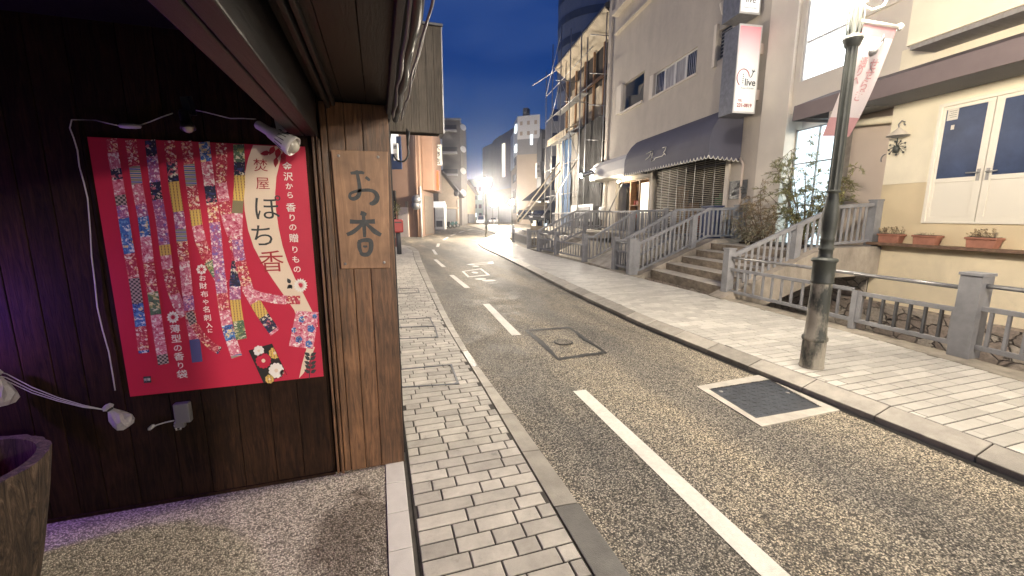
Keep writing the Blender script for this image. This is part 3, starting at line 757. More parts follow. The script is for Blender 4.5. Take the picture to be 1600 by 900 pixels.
cd = MB(); cd.tube([(0.128 + 0.004 * math.sin(k * 2.1), -3 + k * 0.15, 2.372 + 0.01 * math.sin(k * 1.3)) for k in range(41)], 0.008, 6)
cd.tube([(0.182 + 0.005 * math.sin(k * 1.1), -3 + k * 0.15, 2.372 + 0.012 * math.sin(k * 1.9)) for k in range(41)], 0.005, 6)
cd.tube([(0.195, -3 + k * 0.15, 2.40 + 0.004 * math.sin(k * 2.9)) for k in range(41)], 0.004, 6)
cd.build('cable_run', 'plastic_grey', shop)

bx = MB(); n_ = 7; x = 0.10
for k in range(n_):
    e = 0.10 + (0.522 - 0.10) * (k + 1) / n_; bx.box((x + 0.0005, 3.40, 2.385 + random.uniform(-.003, .003)), (e - 0.0005, 3.425, 3.15)); x = e
wb = thing('wooden_sign_box', 'weathered grey wooden box jutting out from the shop corner under the sky', 'sign box', (0.3, 3.5, 2.38))
bx.build('front_board', 'grey_wood', wb, bevel=0.002)
b2 = MB(); b2.box((0.10, 3.426, 2.40), (0.51, 3.62, 3.13)); b2.build('box_body', 'wall_boards', wb)
b3 = MB(); b3.box((0.10, 3.38, 3.145), (0.535, 3.66, 3.162)); b3.build('cap_flashing', 'fence_dark', wb)
b4 = MB(); b4.box((0.522, 3.395, 2.385), (0.530, 3.63, 3.15)); b4.build('edge_trim', 'iron_grey', wb)
lp = MB(); c0 = onY(626, 236, 3.25)
lp.tube([c0 + Vector((0.055 * math.cos(a) * 1.0, 0, 0.075 * math.sin(a))) for a in [R(q) for q in range(200, 391, 15)]] + [onY(636, 215, 3.25) + Vector((0, 0, 0.06))], 0.007, 8)
lp.tube([onY(637, 232, 3.25), onY(638, 205, 3.25)], [0.006, 0.014], 8)
tag(lp.build('cable_loop', 'plastic_black'), 'black cable loop hanging under the grey wooden box', 'cable')

# ---- red poster
PY = W - 0.006
def pp(cx, cy): q = onY(130 + cx / 2.0923, 200 + cy / 2.093, PY); return Vector((q.x, PY, q.z))
post = thing('shop_poster', 'large red poster with patchwork ribbons and white vertical Japanese writing', 'poster', (-0.9, PY, 0.72))
pa = MB(); pa.box((-1.41, PY - 0.0015, 0.727), (-0.388, PY + 0.004, 2.155)); pa.build('sheet', 'poster_red', post)
def pq(mb, pts, lift, mi=0): mb.poly([pp(*p) - Vector((0, lift, 0)) for p in pts], mi)
cr = MB()
Lf = [(556, 56), (540, 100), (529, 150), (525, 205), (528, 270), (540, 335), (558, 390), (585, 440), (620, 495), (655, 545), (690, 595), (706, 640)]
Rt = [(657, 62), (644, 110), (632, 160), (628, 215), (631, 270), (640, 330), (652, 385), (668, 435), (692, 490), (722, 545), (752, 605), (768, 650)]
for k in range(len(Lf) - 1): pq(cr, [Lf[k], Rt[k], Rt[k + 1], Lf[k + 1]], 0.003)
pq(cr, [(733, 712), (758, 716), (740, 760), (722, 800), (706, 818), (716, 770)], 0.003)
cr.build('cream_ribbon', 'poster_cream', post)
STR = [([(93, 36), (100, 90), (112, 160), (130, 270), (145, 370), (160, 450), (175, 540), (188, 640), (200, 735)], 36),
       ([(156, 40), (165, 100), (180, 200), (197, 290), (208, 380), (218, 470), (232, 560), (246, 660), (264, 772)], 36),
       ([(220, 40), (228, 110), (240, 210), (256, 300), (268, 390), (277, 460), (290, 520), (310, 575), (335, 612)], 36),
       ([(282, 42), (290, 110), (300, 200), (315, 290), (325, 380), (334, 460), (342, 540), (352, 620), (365, 690), (374, 765)], 35),
       ([(338, 44), (346, 110), (354, 180), (364, 250), (372, 310), (385, 370), (405, 420), (432, 465), (458, 510)], 36),
       ([(396, 46), (404, 110), (413, 180), (424, 260), (434, 340), (441, 420), (450, 500), (460, 580), (474, 660), (503, 748)], 36),
       ([(452, 50), (454, 110), (452, 180), (462, 240), (472, 300), (490, 350), (506, 420), (497, 500), (498, 570), (507, 630), (518, 690)], 36),
       ([(509, 54), (512, 120), (512, 190), (505, 270), (503, 340), (508, 400), (520, 460), (540, 530), (572, 585), (600, 630), (628, 668)], 36),
       ([(540, 535), (580, 550), (630, 560), (672, 562), (710, 562)], 28),
       ([(348, 600), (362, 640), (388, 680), (418, 710), (448, 728)], 26)]
for si_, (pts, w) in enumerate(STR):
    mb = MB(); P = [Vector(p) for p in pts]
    # resample densely, then cut into patches of one cloth each
    dense = []
    for a, b in zip(P, P[1:]):
        n = max(1, int((b - a).length / 8)); dense += [a.lerp(b, k / n) for k in range(n)]
    dense.append(P[-1]); left = 0; mi = 0; used = []
    cur = None
    for k in range(len(dense) - 1):
        if left <= 0: cur = random.choices(CLOTH, CW)[0]; left = random.uniform(34, 85); used.append(cur) if cur not in used else None
        d = (dense[min(k + 2, len(dense) - 1)] - dense[max(k - 1, 0)]).normalized(); d2 = d
        n = Vector((-d.y, d.x)) * w / 2
        a, b = dense[k], dense[k + 1]
        pq(mb, [a + n, b + n, b - n, a - n], 0.0036 + 0.00018 * si_, used.index(cur)); left -= (b - a).length
    mb.build('patchwork_ribbon', used, post, weld=True)
b1 = MB(); pq(b1, [(541, 727), (618, 704), (667, 806), (590, 833)], 0.005)
pk = b1.build('fabric_sachet', 'poster_black', post)
MATS['fl_red'] = MATS['poster_red']
for (cx, cy, r, m_, pet) in ((590, 760, 26, 'poster_red', 14), (627, 735, 20, 'cloth_gold', 10), (632, 792, 26, 'poster_white', 12), (575, 728, 18, 'poster_white', 9), (610, 820, 15, 'cloth_gold', 8), (655, 800, 12, 'poster_red', 8)):
    mb = MB(); c = Vector((cx, cy))
    ps = []
    for k in range(pet * 4):
        a = 2 * math.pi * k / (pet * 4); rr = r * (0.86 + 0.14 * abs(math.sin(a * pet / 2))); q = Vector((cx + rr * math.cos(a), cy + rr * math.sin(a)))
        q.x = max(545 + (q.y - 727) * 0.42, min(q.x, 617 + (q.y - 704) * 0.47)); ps.append(q)
    pq(mb, ps, 0.0058); pq(mb, [(cx + r * .25 * math.cos(a), cy + r * .25 * math.sin(a)) for a in [k * 0.628 for k in range(10)]], 0.0064, 1)
    mb.build('flower_print', [m_, 'poster_cream'], pk)
b1 = MB(); pq(b1, [(697, 597), (771, 602), (752, 722), (673, 712)], 0.005); b1.build('fabric_sachet', 'cloth_blossom' if 'cloth_blossom' in MATS else 'cloth_pink', post)
mb = MB()
for cx, cy, r in ((715, 625, 11), (745, 655, 13), (705, 690, 12), (738, 705, 12), (690, 660, 9), (757, 615, 8)):
    for k in range(5):
        a = k * 1.2566; pq(mb, [(cx + r * .5 * math.cos(a) + r * .55 * math.cos(t), cy + r * .5 * math.sin(a) + r * .55 * math.sin(t)) for t in [j * 1.047 for j in range(6)]], 0.0056 + 0.00008 * k)
mb.build('blossom_print', 'cloth_blue', post)
def chars(seq, m_, name, lift=0.006, bold=0.0):
    L_ = []
    for ch, cx, cy, px in seq:
        o = pp(cx, cy); L_.append(text_mesh(ch, px * 0.00152, (o.x, PY - lift, o.z), (1, 0, 0), (0, 0, 1), name, m_, post, 0, bold))
    return merge(L_, name)
chars([('焚', 581, 125, 50), ('屋', 588, 184, 50), ('香', 617, 441, 92)], 'poster_darkred', 'red_lettering')
chars([('ぽ', 603, 268, 100), ('ち', 588, 357, 94)], 'ink', 'black_lettering')
s1 = [('金', 668, 128, 34), ('沢', 671, 161, 34), ('か', 674, 192, 27), ('ら', 677, 221, 27), ('香', 680, 262, 36), ('り', 684, 295, 30), ('の', 686, 326, 30), ('贈', 690, 362, 36), ('り', 693, 399, 30), ('も', 696, 431, 30), ('の', 700, 463, 30)]
s2 = [('お', 391, 492, 24), ('財', 394, 517, 26), ('布', 398, 544, 26), ('や', 402, 570, 22), ('名', 405, 594, 26), ('刺', 408, 621, 26), ('入', 413, 645, 22), ('に', 416, 663, 18)]
s3 = [('薄', 302, 658, 34), ('型', 306, 690, 34), ('の', 311, 720, 30), ('香', 315, 748, 34), ('り', 320, 777, 28), ('袋', 325, 806, 36)]
chars(s1 + s2 + s3, 'poster_white', 'white_lettering', bold=0.0006)
for cx, cy, r, n in ((388, 462, 18, 8), (295, 618, 21, 12), (711, 514, 24, 16)):
    mb = MB()
    for k in range(n):
        a = 2 * math.pi * k / n; wd = 2.2 * r * math.sin(math.pi / n) * 0.36
        e = Vector((math.cos(a), math.sin(a))); f_ = Vector((-e.y, e.x)); c = Vector((cx, cy))
        pq(mb, [c + e * r * .25, c + e * r * .72 + f_ * wd, c + e * r, c + e * r * .72 - f_ * wd], 0.0062)
    mb.build('flower_emblem', 'poster_white', post)
def leafq(mb, cx, cy, l, w, ang, lift=0.0066):
    a = R(ang); e = Vector((math.cos(a), math.sin(a))); f_ = Vector((-e.y, e.x)); c = Vector((cx, cy))
    pq(mb, [c, c + e * l * .3 + f_ * w * .45, c + e * l * .6 + f_ * w * .4, c + e * l, c + e * l * .6 - f_ * w * .4, c + e * l * .3 - f_ * w * .45], lift)
mb = MB()
for q in ((626, 60, 34, 20, 120), (640, 66, 36, 22, 100), (632, 96, 34, 18, 95), (612, 80, 34, 18, 170), (648, 84, 30, 18, 60)): leafq(mb, *q)
mb.build('leaf_print', 'poster_darkred', post)
mb = MB()
for k in range(5): leafq(mb, 742, 800 - k * 14, 22, 13, -150 + (k % 2) * 8); leafq(mb, 744, 800 - k * 14, 22, 13, -30 - (k % 2) * 8)
pq(mb, [(738, 818), (741, 818), (746, 740), (744, 740)], 0.0064); leafq(mb, 678, 508, 20, 14, -120); leafq(mb, 682, 512, 20, 14, 140); leafq(mb, 676, 512, 16, 12, 60)
mb.build('leaf_print', 'ink', post)
mb = MB(); pq(mb, [(198, 812), (223, 810), (225, 831), (200, 833)], 0.0062); sx = mb.build('seal_mark', 'ink', post)
o = pp(211, 822); text_mesh('焚屋', 0.017, (o.x, PY - 0.0072, o.z), (1, 0, 0), (0, 0, 1), 'seal_lettering', 'poster_white', sx)

# ---- carved board
BY = W - 0.05
sb = thing('wooden_signboard', 'brown wooden board with two brushed Japanese characters on the corner boards', 'signboard', (-0.085, BY, 1.43))
def bpnt(cx, cy): q = onY(500 + cx / 3, 180 + cy / 3, BY); return (q.x, q.z)
mb = MB(); C4 = [onY(*p, BY) for p in ((517, 234), (606, 237), (609, 419), (533, 420))]
mb.prism([(q.x, BY, q.z) for q in C4], (0, 0.03, 0)); mb.build('plank', 'sign_plank', sb, bevel=0.003)
def S(mb, pts, ws):
    # smooth the traced stroke
    P = [Vector(p) for p in pts]; D, WS = [], []
    for k in range(len(P) - 1):
        p0, p1, p2, p3 = P[max(k - 1, 0)], P[k], P[k + 1], P[min(k + 2, len(P) - 1)]
        for j in range(5):
            t = j / 5; D.append(0.5 * ((2 * p1) + (p2 - p0) * t + (2 * p0 - 5 * p1 + 4 * p2 - p3) * t * t + (3 * p1 - p0 - 3 * p2 + p3) * t ** 3)); WS.append(ws[k] * (1 - t) + ws[k + 1] * t)
    D.append(P[-1]); WS.append(ws[-1])
    S.n += 1
    brush(mb, [bpnt(*q) for q in D], [w * 0.00158 for w in WS], 0.0015 + 0.0002 * S.n, lambda q, l: (q.x, BY - l, q.y))
S.n = 0
ik = MB()
S(ik, [(143, 272), (165, 270), (190, 268), (208, 272)], [10, 13, 13, 9])
S(ik, [(172, 258), (178, 290), (184, 325), (186, 355), (178, 380), (158, 392), (141, 386), (143, 368), (165, 358), (200, 352), (235, 352), (258, 362), (268, 382), (262, 402), (245, 414), (232, 412)], [9, 13, 14, 15, 16, 15, 12, 10, 11, 12, 13, 15, 19, 20, 17, 8])
S(ik, [(214, 290), (226, 300), (234, 306)], [10, 12, 7])
S(ik, [(190, 458), (204, 462), (218, 466)], [16, 18, 10])
S(ik, [(140, 498), (175, 500), (215, 499), (258, 498)], [17, 15, 15, 19])
S(ik, [(204, 470), (206, 500), (208, 540), (209, 572)], [13, 14, 14, 11])
S(ik, [(200, 508), (175, 532), (150, 550), (126, 560)], [13, 15, 16, 13])
S(ik, [(216, 508), (236, 526), (258, 546), (286, 562)], [10, 15, 20, 14])
S(ik, [(184, 592), (185, 620), (192, 642)], [15, 15, 12])
S(ik, [(180, 594), (205, 586), (234, 588), (240, 610), (236, 636), (222, 652), (200, 652), (190, 642)], [13, 15, 18, 18, 17, 17, 16, 12])
S(ik, [(202, 614), (212, 616), (222, 614)], [7, 9, 7])
ik.build('brush_lettering', 'ink', sb)
for p in ((87, 190), (272, 196), (118, 697), (301, 690)):
    q = bpnt(*p); mb = MB(); mb.lathe([(0.0, 0.006), (0.006, 0.005), (0.009, 0.0)], (q[0], BY, q[1]), 10, axis=(0, -1, 0)); mb.build('screw', 'steel', sb)

# ---- lamps, cables and plugs on the wall
def wp(px, py, dy=0.01): q = onY(px, py, W - dy); return Vector((q.x, W - dy, q.z))
cable = thing('power_cable', 'thin white cable looped over and down the left side of the poster', 'cable', (-1.2, W, 0.9))
mb = MB()
mb.tube([wp(*p) for p in ((180, 610), (176, 585), (170, 550), (160, 515), (152, 480), (148, 440), (143, 400), (141, 360), (137, 310), (131, 285), (124, 260), (121, 235), (115, 215), (109, 200), (112, 187), (130, 187), (150, 188), (170, 193), (188, 197))], 0.0030, 6)
mb.tube([wp(*p) for p in ((217, 196), (235, 190), (252, 183), (270, 177))], 0.0030, 6)
mb.tube([wp(*p) for p in ((300, 171), (320, 175), (340, 180), (360, 185), (380, 185), (400, 186))], 0.0030, 6)
mb.build('cord', 'cable_white', cable)
mb = MB(); q = wp(203, 197, 0.014); mb.lathe([(0.002, -0.05), (0.010, -0.044), (0.013, -0.02), (0.013, 0.02), (0.010, 0.044), (0.002, 0.05)], q, 12, axis=(1, 0, 0.02)); mb.build('inline_switch', 'cable_white', cable)
def clip_lamp(label, base, direction, m_, L_=0.2, R0=0.055):
    t = thing('clip_lamp', label, 'lamp', base, 'clip lamps above the poster')
    A = Vector(direction).normalized()
    mb = MB(); mb.lathe([(0.002, 0), (0.018, 0.003), (0.023, 0.012), (0.024, 0.07), (0.030, 0.085), (R0 * .8, L_ * .72), (R0, L_ * .93), (R0, L_), (R0 * .9, L_), (R0 * .8, L_ * .9)], base, 24, axis=A); sh = mb.build('shade', m_, t)
    mb = MB(); X = A.orthogonal().normalized(); Y = A.cross(X)
    for k in range(14):
        a = 2 * math.pi * k / 14; n = X * math.cos(a) + Y * math.sin(a)
        p0 = Vector(base) + A * (L_ * .60) + n * (R0 * .685); p1 = Vector(base) + A * (L_ * .82) + n * (R0 * .905); mb.beam(p0, p1, 0.0035, 0.004, up=n)
    mb.build('vent_slots', 'plastic_black', sh)
    mb = MB(); mb.ball(Vector(base) + A * (L_ * .93), R0 * .74, 12, 0, 1.0); mb.build('bulb', 'lens_glass', t)
    c = Vector(base) + A * (L_ * .62)
    mb = MB(); mb.tube([c + X * 0 , c + Vector((0, 0.03, 0.045))], 0.010, 8); mb.build('pivot', 'plastic_black', t)
    mb = MB(); q = c + Vector((0.0, 0.035, 0.045))
    mb.beam(q, q + Vector((-0.012, 0.004, 0.085)), 0.034, 0.008, up=(0, 1, 0)); mb.beam(q + Vector((0.012, 0.03, 0)), q + Vector((0.0, 0.03, 0.095)), 0.034, 0.008, up=(0, 1, 0)); mb.beam(q + Vector((-0.012, 0.0, 0.083)), q + Vector((-0.006, 0.036, 0.09)), 0.03, 0.006)
    mb.build('clip', m_, t); return t
clip_lamp('white clip lamp with slotted shade at the top right of the poster', onY(400, 193, W - 0.17), (0.13, -0.03, -0.085), 'plastic_white', 0.22, 0.056)
clip_lamp('black clip lamp above the middle of the poster, nearly lost in the dark', onY(286, 172, W - 0.15), (0.02, -0.02, -0.1), 'plastic_black', 0.10, 0.034)
# plug wrapped in plastic
def bag(label, top, axis, l, r):
    t = thing('wrapped_plug', label, 'wrapped plug', top, 'plugs wrapped in plastic bags')
    mb = MB(); A = Vector(axis).normalized(); n = 14; X = A.orthogonal().normalized(); Y = A.cross(X); prev = None
    for rr, z in ((0.004, -0.035), (0.020, -0.03), (0.026, -0.012), (0.012, 0.0), (0.022, 0.02), (r * .7, l * .35), (r, l * .65), (r * .92, l * .85), (r * .55, l * .98), (0.003, l)):
        ring = []
        for j in range(n):
            a = 2 * math.pi * j / n; k = rr * (1 + 0.28 * math.sin(j * 2.6 + z * 40) * (0.6 + 0.4 * math.sin(j * 5.1)))
            ring.append(mb.v(Vector(top) + A * z + (X * math.cos(a) + Y * math.sin(a) * 0.7) * k))
        if prev:
            for j in range(n): mb.face([prev[j], prev[(j + 1) % n], ring[(j + 1) % n], ring[j]])
        prev = ring
    mb.build('plastic_bag', 'film_bag', t)
    mb = MB(); mb.lathe([(0.013, -0.006), (0.016, -0.003), (0.016, 0.003), (0.013, 0.006)], top, 12, axis=A); mb.build('tape', 'plastic_black', t)
    return t
bag('cable plug wrapped in a pale plastic bag below the poster corner', wp(172, 640, 0.06), (0.075, -0.01, -0.11), 0.135, 0.05)
bag('second plastic wrapped plug cut off by the left edge of the photo', wp(-6, 588, 0.06), (0.02, -0.01, -0.11), 0.16, 0.05)
mb = MB()
for k, dz in enumerate((0, 6, 11)):
    mb.tube([wp(-30, 574 + dz, 0.05)] + [wp(*p, 0.05) for p in ((10, 584 + dz), (50, 605 + dz * .8), (90, 621 + dz * .5), (130, 633 + dz * .3), (168, 641))], 0.0022, 6)
tag(mb.build('twin_flex', 'cable_white'), 'bundle of pale flex hanging from the left edge to the wrapped plug', 'cable')
ol = thing('outdoor_socket', 'grey outdoor socket box with a white plug under the poster', 'socket', wp(285, 660, 0.03))
mb = MB(); a, b = wp(274, 628, 0.0), wp(303, 655, 0.0); mb.box((a.x, W - 0.045, b.z), (b.x, W, a.z)); mb.build('cover', 'plastic_grey', ol, bevel=0.008)
mb = MB(); a, b = wp(275, 657, 0.0), wp(292, 664, 0.0); mb.box((a.x, W - 0.035, b.z), (b.x, W, a.z)); mb.build('base', 'plastic_grey', ol, bevel=0.004)
mb = MB(); mb.tube([wp(*p, 0.03) for p in ((276, 655), (273, 665), (276, 672), (282, 671), (284, 663))], 0.005, 8); mb.tube([wp(*p, 0.025) for p in ((272, 657), (258, 660), (245, 664), (238, 668), (234, 671))], 0.004, 8); mb.build('plug_cord', 'cable_white', ol)
mb = MB(); q = wp(236, 668, 0.025); mb.lathe([(0.003, -0.02), (0.010, -0.012), (0.011, 0.015), (0.004, 0.024)], q, 10, axis=(0.6, 0, 0.5)); mb.build('plug', 'cable_white', ol)

# ---- bark covered tub
PC = Vector((-1.86, 2.26, 0.026))
tb = thing('bark_planter', 'round planter made from a bark covered log, glowing magenta inside', 'planter', PC)
mb = MB(); n = 56; prev = None
for z, r in ((0, .235), (.06, .25), (.2, .28), (.34, .305), (.46, .325), (.58, .342), (.64, .35)):
    ring = []
    for j in range(n):
        a = 2 * math.pi * j / n; k = r * (1 + 0.022 * mnoise.noise(Vector((math.cos(a) * 6, math.sin(a) * 6, z * 1.3))) + 0.012 * math.sin(j * 2.3 + z * 2))
        ring.append(mb.v(PC + Vector((math.cos(a) * k, math.sin(a) * k, z))))
    if prev:
        for j in range(n): mb.face([prev[j], prev[(j + 1) % n], ring[(j + 1) % n], ring[j]], 0, True)
    prev = ring
inner = [mb.v(PC + Vector((math.cos(2 * math.pi * j / n) * .305, math.sin(2 * math.pi * j / n) * .305, .643))) for j in range(n)]
low = [mb.v(PC + Vector((math.cos(2 * math.pi * j / n) * .29, math.sin(2 * math.pi * j / n) * .29, .36))) for j in range(n)]
for j in range(n):
    k = (j + 1) % n; mb.face([prev[j], prev[k], inner[k], inner[j]], 0); mb.face([inner[j], inner[k], low[k], low[j]], 0)
mb.build('bark_shell', 'cedar_bark', tb)
mb = MB(); mb.lathe([(0.0, .40), (.2, .395), (.289, .38)], PC, 24); mb.build('soil', 'soil', tb)
mb = MB(); mb.ball(PC + Vector((0.02, -0.02, .44)), 0.035, 10); mb.build('glow_bulb', 'magenta_bulb', tb)
mb = MB(); mb.tube([PC + Vector(p) for p in ((-.2, -.1, .54), (-.05, -.12, .51), (.08, -.1, .54), (.12, -.05, .60), (.16, .02, .64))], 0.005, 6); mb.tube([PC + Vector(p) for p in ((.16, .02, .64), (.1, -.03, .57), (.02, -.02, .46))], 0.004, 6)
mb.build('cord', 'cable_white', tb)
pu = thing('purple_lamp', 'small purple bulb in a black holder lighting the boards at far left', 'lamp', (-2.30, W - 0.22, 1.25))
mb = MB(); mb.ball((-2.30, W - 0.22, 1.22), 0.03, 10); mb.build('bulb', 'purple_bulb', pu)
mb = MB(); mb.lathe([(0.002, 1.32), (0.02, 1.31), (0.02, 1.26), (0.017, 1.245)], (-2.30, W - 0.22, 0), 12); mb.tube([(-2.30, W - 0.22, 1.315), (-2.30, W - 0.1, 1.36), (-2.30, W - 0.0, 1.36)], 0.006, 6); mb.build('holder', 'plastic_black', pu)

# ================================================================== STREET LAMPS
def street_lamp(loc, label):
    t = thing('street_lamp', label, 'street lamp', (0, 0, 0), 'globe street lamps along the street')
    mb = MB(); mb.lathe([(.136, 0), (.136, .02), (.130, .03), (.128, .29), (.126, .30)], n=14, smooth=False); mb.build('foot', 'lamp_peeled', t)
    mb = MB(); mb.lathe([(.126, .30), (.140, .31), (.140, .345), (.122, .36), (.114, .50), (.110, .92), (.108, .93)], n=14); mb.build('pedestal', 'lamp_peeled', t)
    mb = MB(); mb.lathe([(.108, .93), (.122, .935), (.124, .95), (.118, .96), (.118, 1.15), (.138, 1.165), (.140, 1.185), (.128, 1.195), (.078, 1.20), (.078, 1.21), (.073, 1.22), (.072, 1.28), (.080, 1.285), (.080, 1.305), (.072, 1.31), (.071, 1.38), (.077, 1.385), (.077, 1.40), (.070, 1.41),
                         (.080, 1.50), (.086, 1.60), (.082, 1.68), (.066, 1.78), (.055, 1.85), (.054, 1.865), (.072, 1.872), (.074, 1.885), (.066, 1.895)], n=18); mb.build('baluster_shaft', 'lamp_green', t)
    mb = MB(); n = 20; prev = None
    for r, z in ((.066, 1.895), (.064, 2.2), (.058, 3.26)):
        ring = [mb.v(((r - (.006 if j % 2 else 0)) * math.cos(2 * math.pi * j / n), (r - (.006 if j % 2 else 0)) * math.sin(2 * math.pi * j / n), z)) for j in range(n)]
        if prev:
            for j in range(n): mb.face([prev[j], prev[(j + 1) % n], ring[(j + 1) % n], ring[j]])
        prev = ring
    mb.build('pole', 'lamp_green', t)
    mb = MB(); mb.lathe([(.058, 3.24), (.072, 3.25), (.082, 3.28), (.098, 3.31), (.098, 3.325), (.066, 3.33), (.058, 3.36), (.056, 3.52), (.066, 3.60), (.095, 3.66), (.12, 3.70), (.125, 3.74), (.10, 3.75)], n=18)
    for j in range(6):
        a = j * math.pi / 3; c_, s_ = math.cos(a), math.sin(a)
        mb.tube([(c_ * (.062 + .012 * math.sin(q * .5)), s_ * (.062 + .012 * math.sin(q * .5)), 3.36 + q * .04) for q in range(7)], 0.009, 5)
    mb.build('capital', 'lamp_green', t)
    mb = MB(); mb.ball((0, 0, 3.99), 0.34, 18); mb.build('globe', 'lamp_globe', t)
    mb = MB(); mb.lathe([(.11, 4.295), (.10, 4.33), (.03, 4.35), (.02, 4.41), (.002, 4.44)], n=16); mb.build('finial', 'lamp_green', t)
    for ch in children(t):
        if not ch.name.startswith(('globe', 'finial')):
            for v in ch.data.vertices: v.co.x *= .86; v.co.y *= .86
    t.location = loc; return t
L0 = street_lamp((4.46, 3.16, 0.12), 'nearest green iron street lamp with a banner, paint flaking at its foot')
def more_lamp(x, y, label, s=1.0):
    c = copy_tree(L0); c.location = (x, y, 0.12); c['label'] = label; c.scale = (s, s, s); return c
more_lamp(8.12, 32.2, 'whole street lamp with a glowing globe on the curve of the pavement', 1.04)
more_lamp(20.6, 72.5, 'far glowing street lamp just right of the one on the curve', 1.1)
more_lamp(22.6, 84.0, 'farthest glowing street lamp, left of its neighbour over the parked cars')
more_lamp(18.2, 57.2, 'glowing street lamp in front of the beige office block', 0.90)
more_lamp(3.95, -12.5, 'unseen street lamp added behind the viewer on the canal side')  # out of view, added to light the right part of the poster wall
for ch in children(L0):
    if ch.name.startswith('globe'): ch.data = ch.data.copy(); ch.data.materials[0] = MATS['near_globe']
def added_lantern(y, z, label):  # lanterns hidden by the eave, added to brighten the street and grey facade
    t = thing('added_lantern', label, 'lantern', (.12, y, z), 'added lanterns on the hidden street side of the timber shop')
    mb = MB(); mb.ball((.34, y, z), .13, 12); mb.build('globe', 'added_globe', t)
    mb = MB(); mb.tube([(.09, y, z + .05), (.2, y, z + .24), (.34, y, z + .22), (.34, y, z + .12)], .015, 6); mb.lathe([(.06, 0), (.06, .02), (.002, .021)], (.088, y, z + .05), 12, axis=(1, 0, 0)); mb.build('bracket', 'lamp_green', t)
added_lantern(12.5, 5.0, 'globe wall lantern nearer the timber corner'); added_lantern(15.2, 5.0, 'globe wall lantern farther along the timber shop')
# banner on the first lamp
bn = thing('street_banner', 'white banner with red ends hanging from the nearest street lamp', 'banner', (4.55, 3.16, 2.6))
nx, nz = 8, 22
TL, TR, BL, BR = Vector((4.575, 3.16, 3.585)), Vector((5.045, 3.16, 3.60)), Vector((4.60, 3.43, 2.60)), Vector((4.98, 3.46, 2.61))
def bpt(u, v):
    p = TL.lerp(TR, u).lerp(BL.lerp(BR, u), v); p.y += 0.10 * v * v - 0.10 * v + 0.035 * math.sin(u * 3.1 + v * 2.5) * v; return p
mb = MB(); gv = [[mb.v(bpt(i / nx, j / nz)) for i in range(nx + 1)] for j in range(nz + 1)]
for j in range(nz):
    for i in range(nx): mb.face([gv[j][i], gv[j + 1][i], gv[j + 1][i + 1], gv[j][i + 1]], 1 if (j < 2 or j > nz - 5) else 0, True)
cl_ = mb.build('cloth', ['banner_white', 'banner_red'], bn)
def bchars(seq, size, m_, name):
    Ls = []
    for ch, u, v in seq:
        p = bpt(u, v); xd = (bpt(min(u + .1, 1), v) - bpt(u - .1, v)).normalized(); zd = (bpt(u, max(v - .05, 0)) - bpt(u, v + .05)).normalized()
        Ls.append(text_mesh(ch, size, p, xd, zd, name, m_, bn, 0.012, 0.002))
    return merge(Ls, name)
bchars([('せ', .70, .33), ('せ', .68, .42), ('ら', .64, .52), ('ぎ', .60, .62)], 0.115, 'banner_red', 'lettering')
bchars([('通', .36, .32), ('り', .35, .40), ('へ', .34, .48)], 0.10, 'banner_red', 'lettering')
mb = MB(); c = bpt(.52, .20)
for k in range(2): mb.tube([bpt(.66 - .02 * k + .05 * math.sin(q), .07 + q * .028 + k * .012) - Vector((0, .012, 0)) for q in range(5)], 0.006, 5)
mb.build('emblem', 'iron_grey', bn)
mb = MB(); mb.ball(bpt(.52, .215) - Vector((0, .004, 0)), 0.045, 10); mb.build('emblem', 'iron_grey', bn)
mb = MB(); mb.tube([(4.46, 3.16, 3.60), (5.06, 3.16, 3.617)], 0.017, 8); mb.ball((5.085, 3.16, 3.618), 0.034, 8)
mb.tube([(4.46, 3.13, 3.72), (4.62, 3.13, 3.70), (4.78, 3.14, 3.76), (4.86, 3.15, 3.86), (4.80, 3.15, 3.93), (4.72, 3.15, 3.90)], 0.010, 6); mb.build('banner_arm', 'metal_white', bn)

# ================================================================== FENCES, STEPS AND BRIDGES OVER THE CANAL
canal = thing('canal_coping', 'low weathered stone ledge that carries the grey fence', 'ledge', (6.3, 2, 0.1))
for a, b in ((-6, 6.78), (9.72, 11.45), (13.25, 18.45), (19.75, 27.5)):
    y = a; k = 0
    while y < b - 0.05:
        e = min(y + 1.6, b); p, q = Vector((resample(COPE, y), y, 0)), Vector((resample(COPE, e), e, 0)); n = Vector(((q - p).y, -(q - p).x, 0)).normalized() * 0.34; y2 = (q - p).normalized() * 0.004
        mb = MB(); mb.prism([v + Vector((0, 0, -0.1)) for v in (p + y2, q - y2, q - y2 + n, p + y2 + n)], (0, 0, 0.225 + random.uniform(-.006, .006))); mb.build('coping_stone', 'coping', canal, bevel=0.014); y = e
def post_box(mb, p, w, z0, z1, ang, cap=True):
    M = Matrix.Translation(Vector((p[0], p[1], 0))) @ Matrix.Rotation(-ang, 4, 'Z'); old = mb.M; mb.M = M
    mb.box((-w / 2, -w / 2, z0), (w / 2, w / 2, z1 - (0.035 if cap else 0)))
    if cap: mb.box((-w / 2 - .012, -w / 2 - .012, z1 - 0.033), (w / 2 + .012, w / 2 + .012, z1))
    mb.M = old
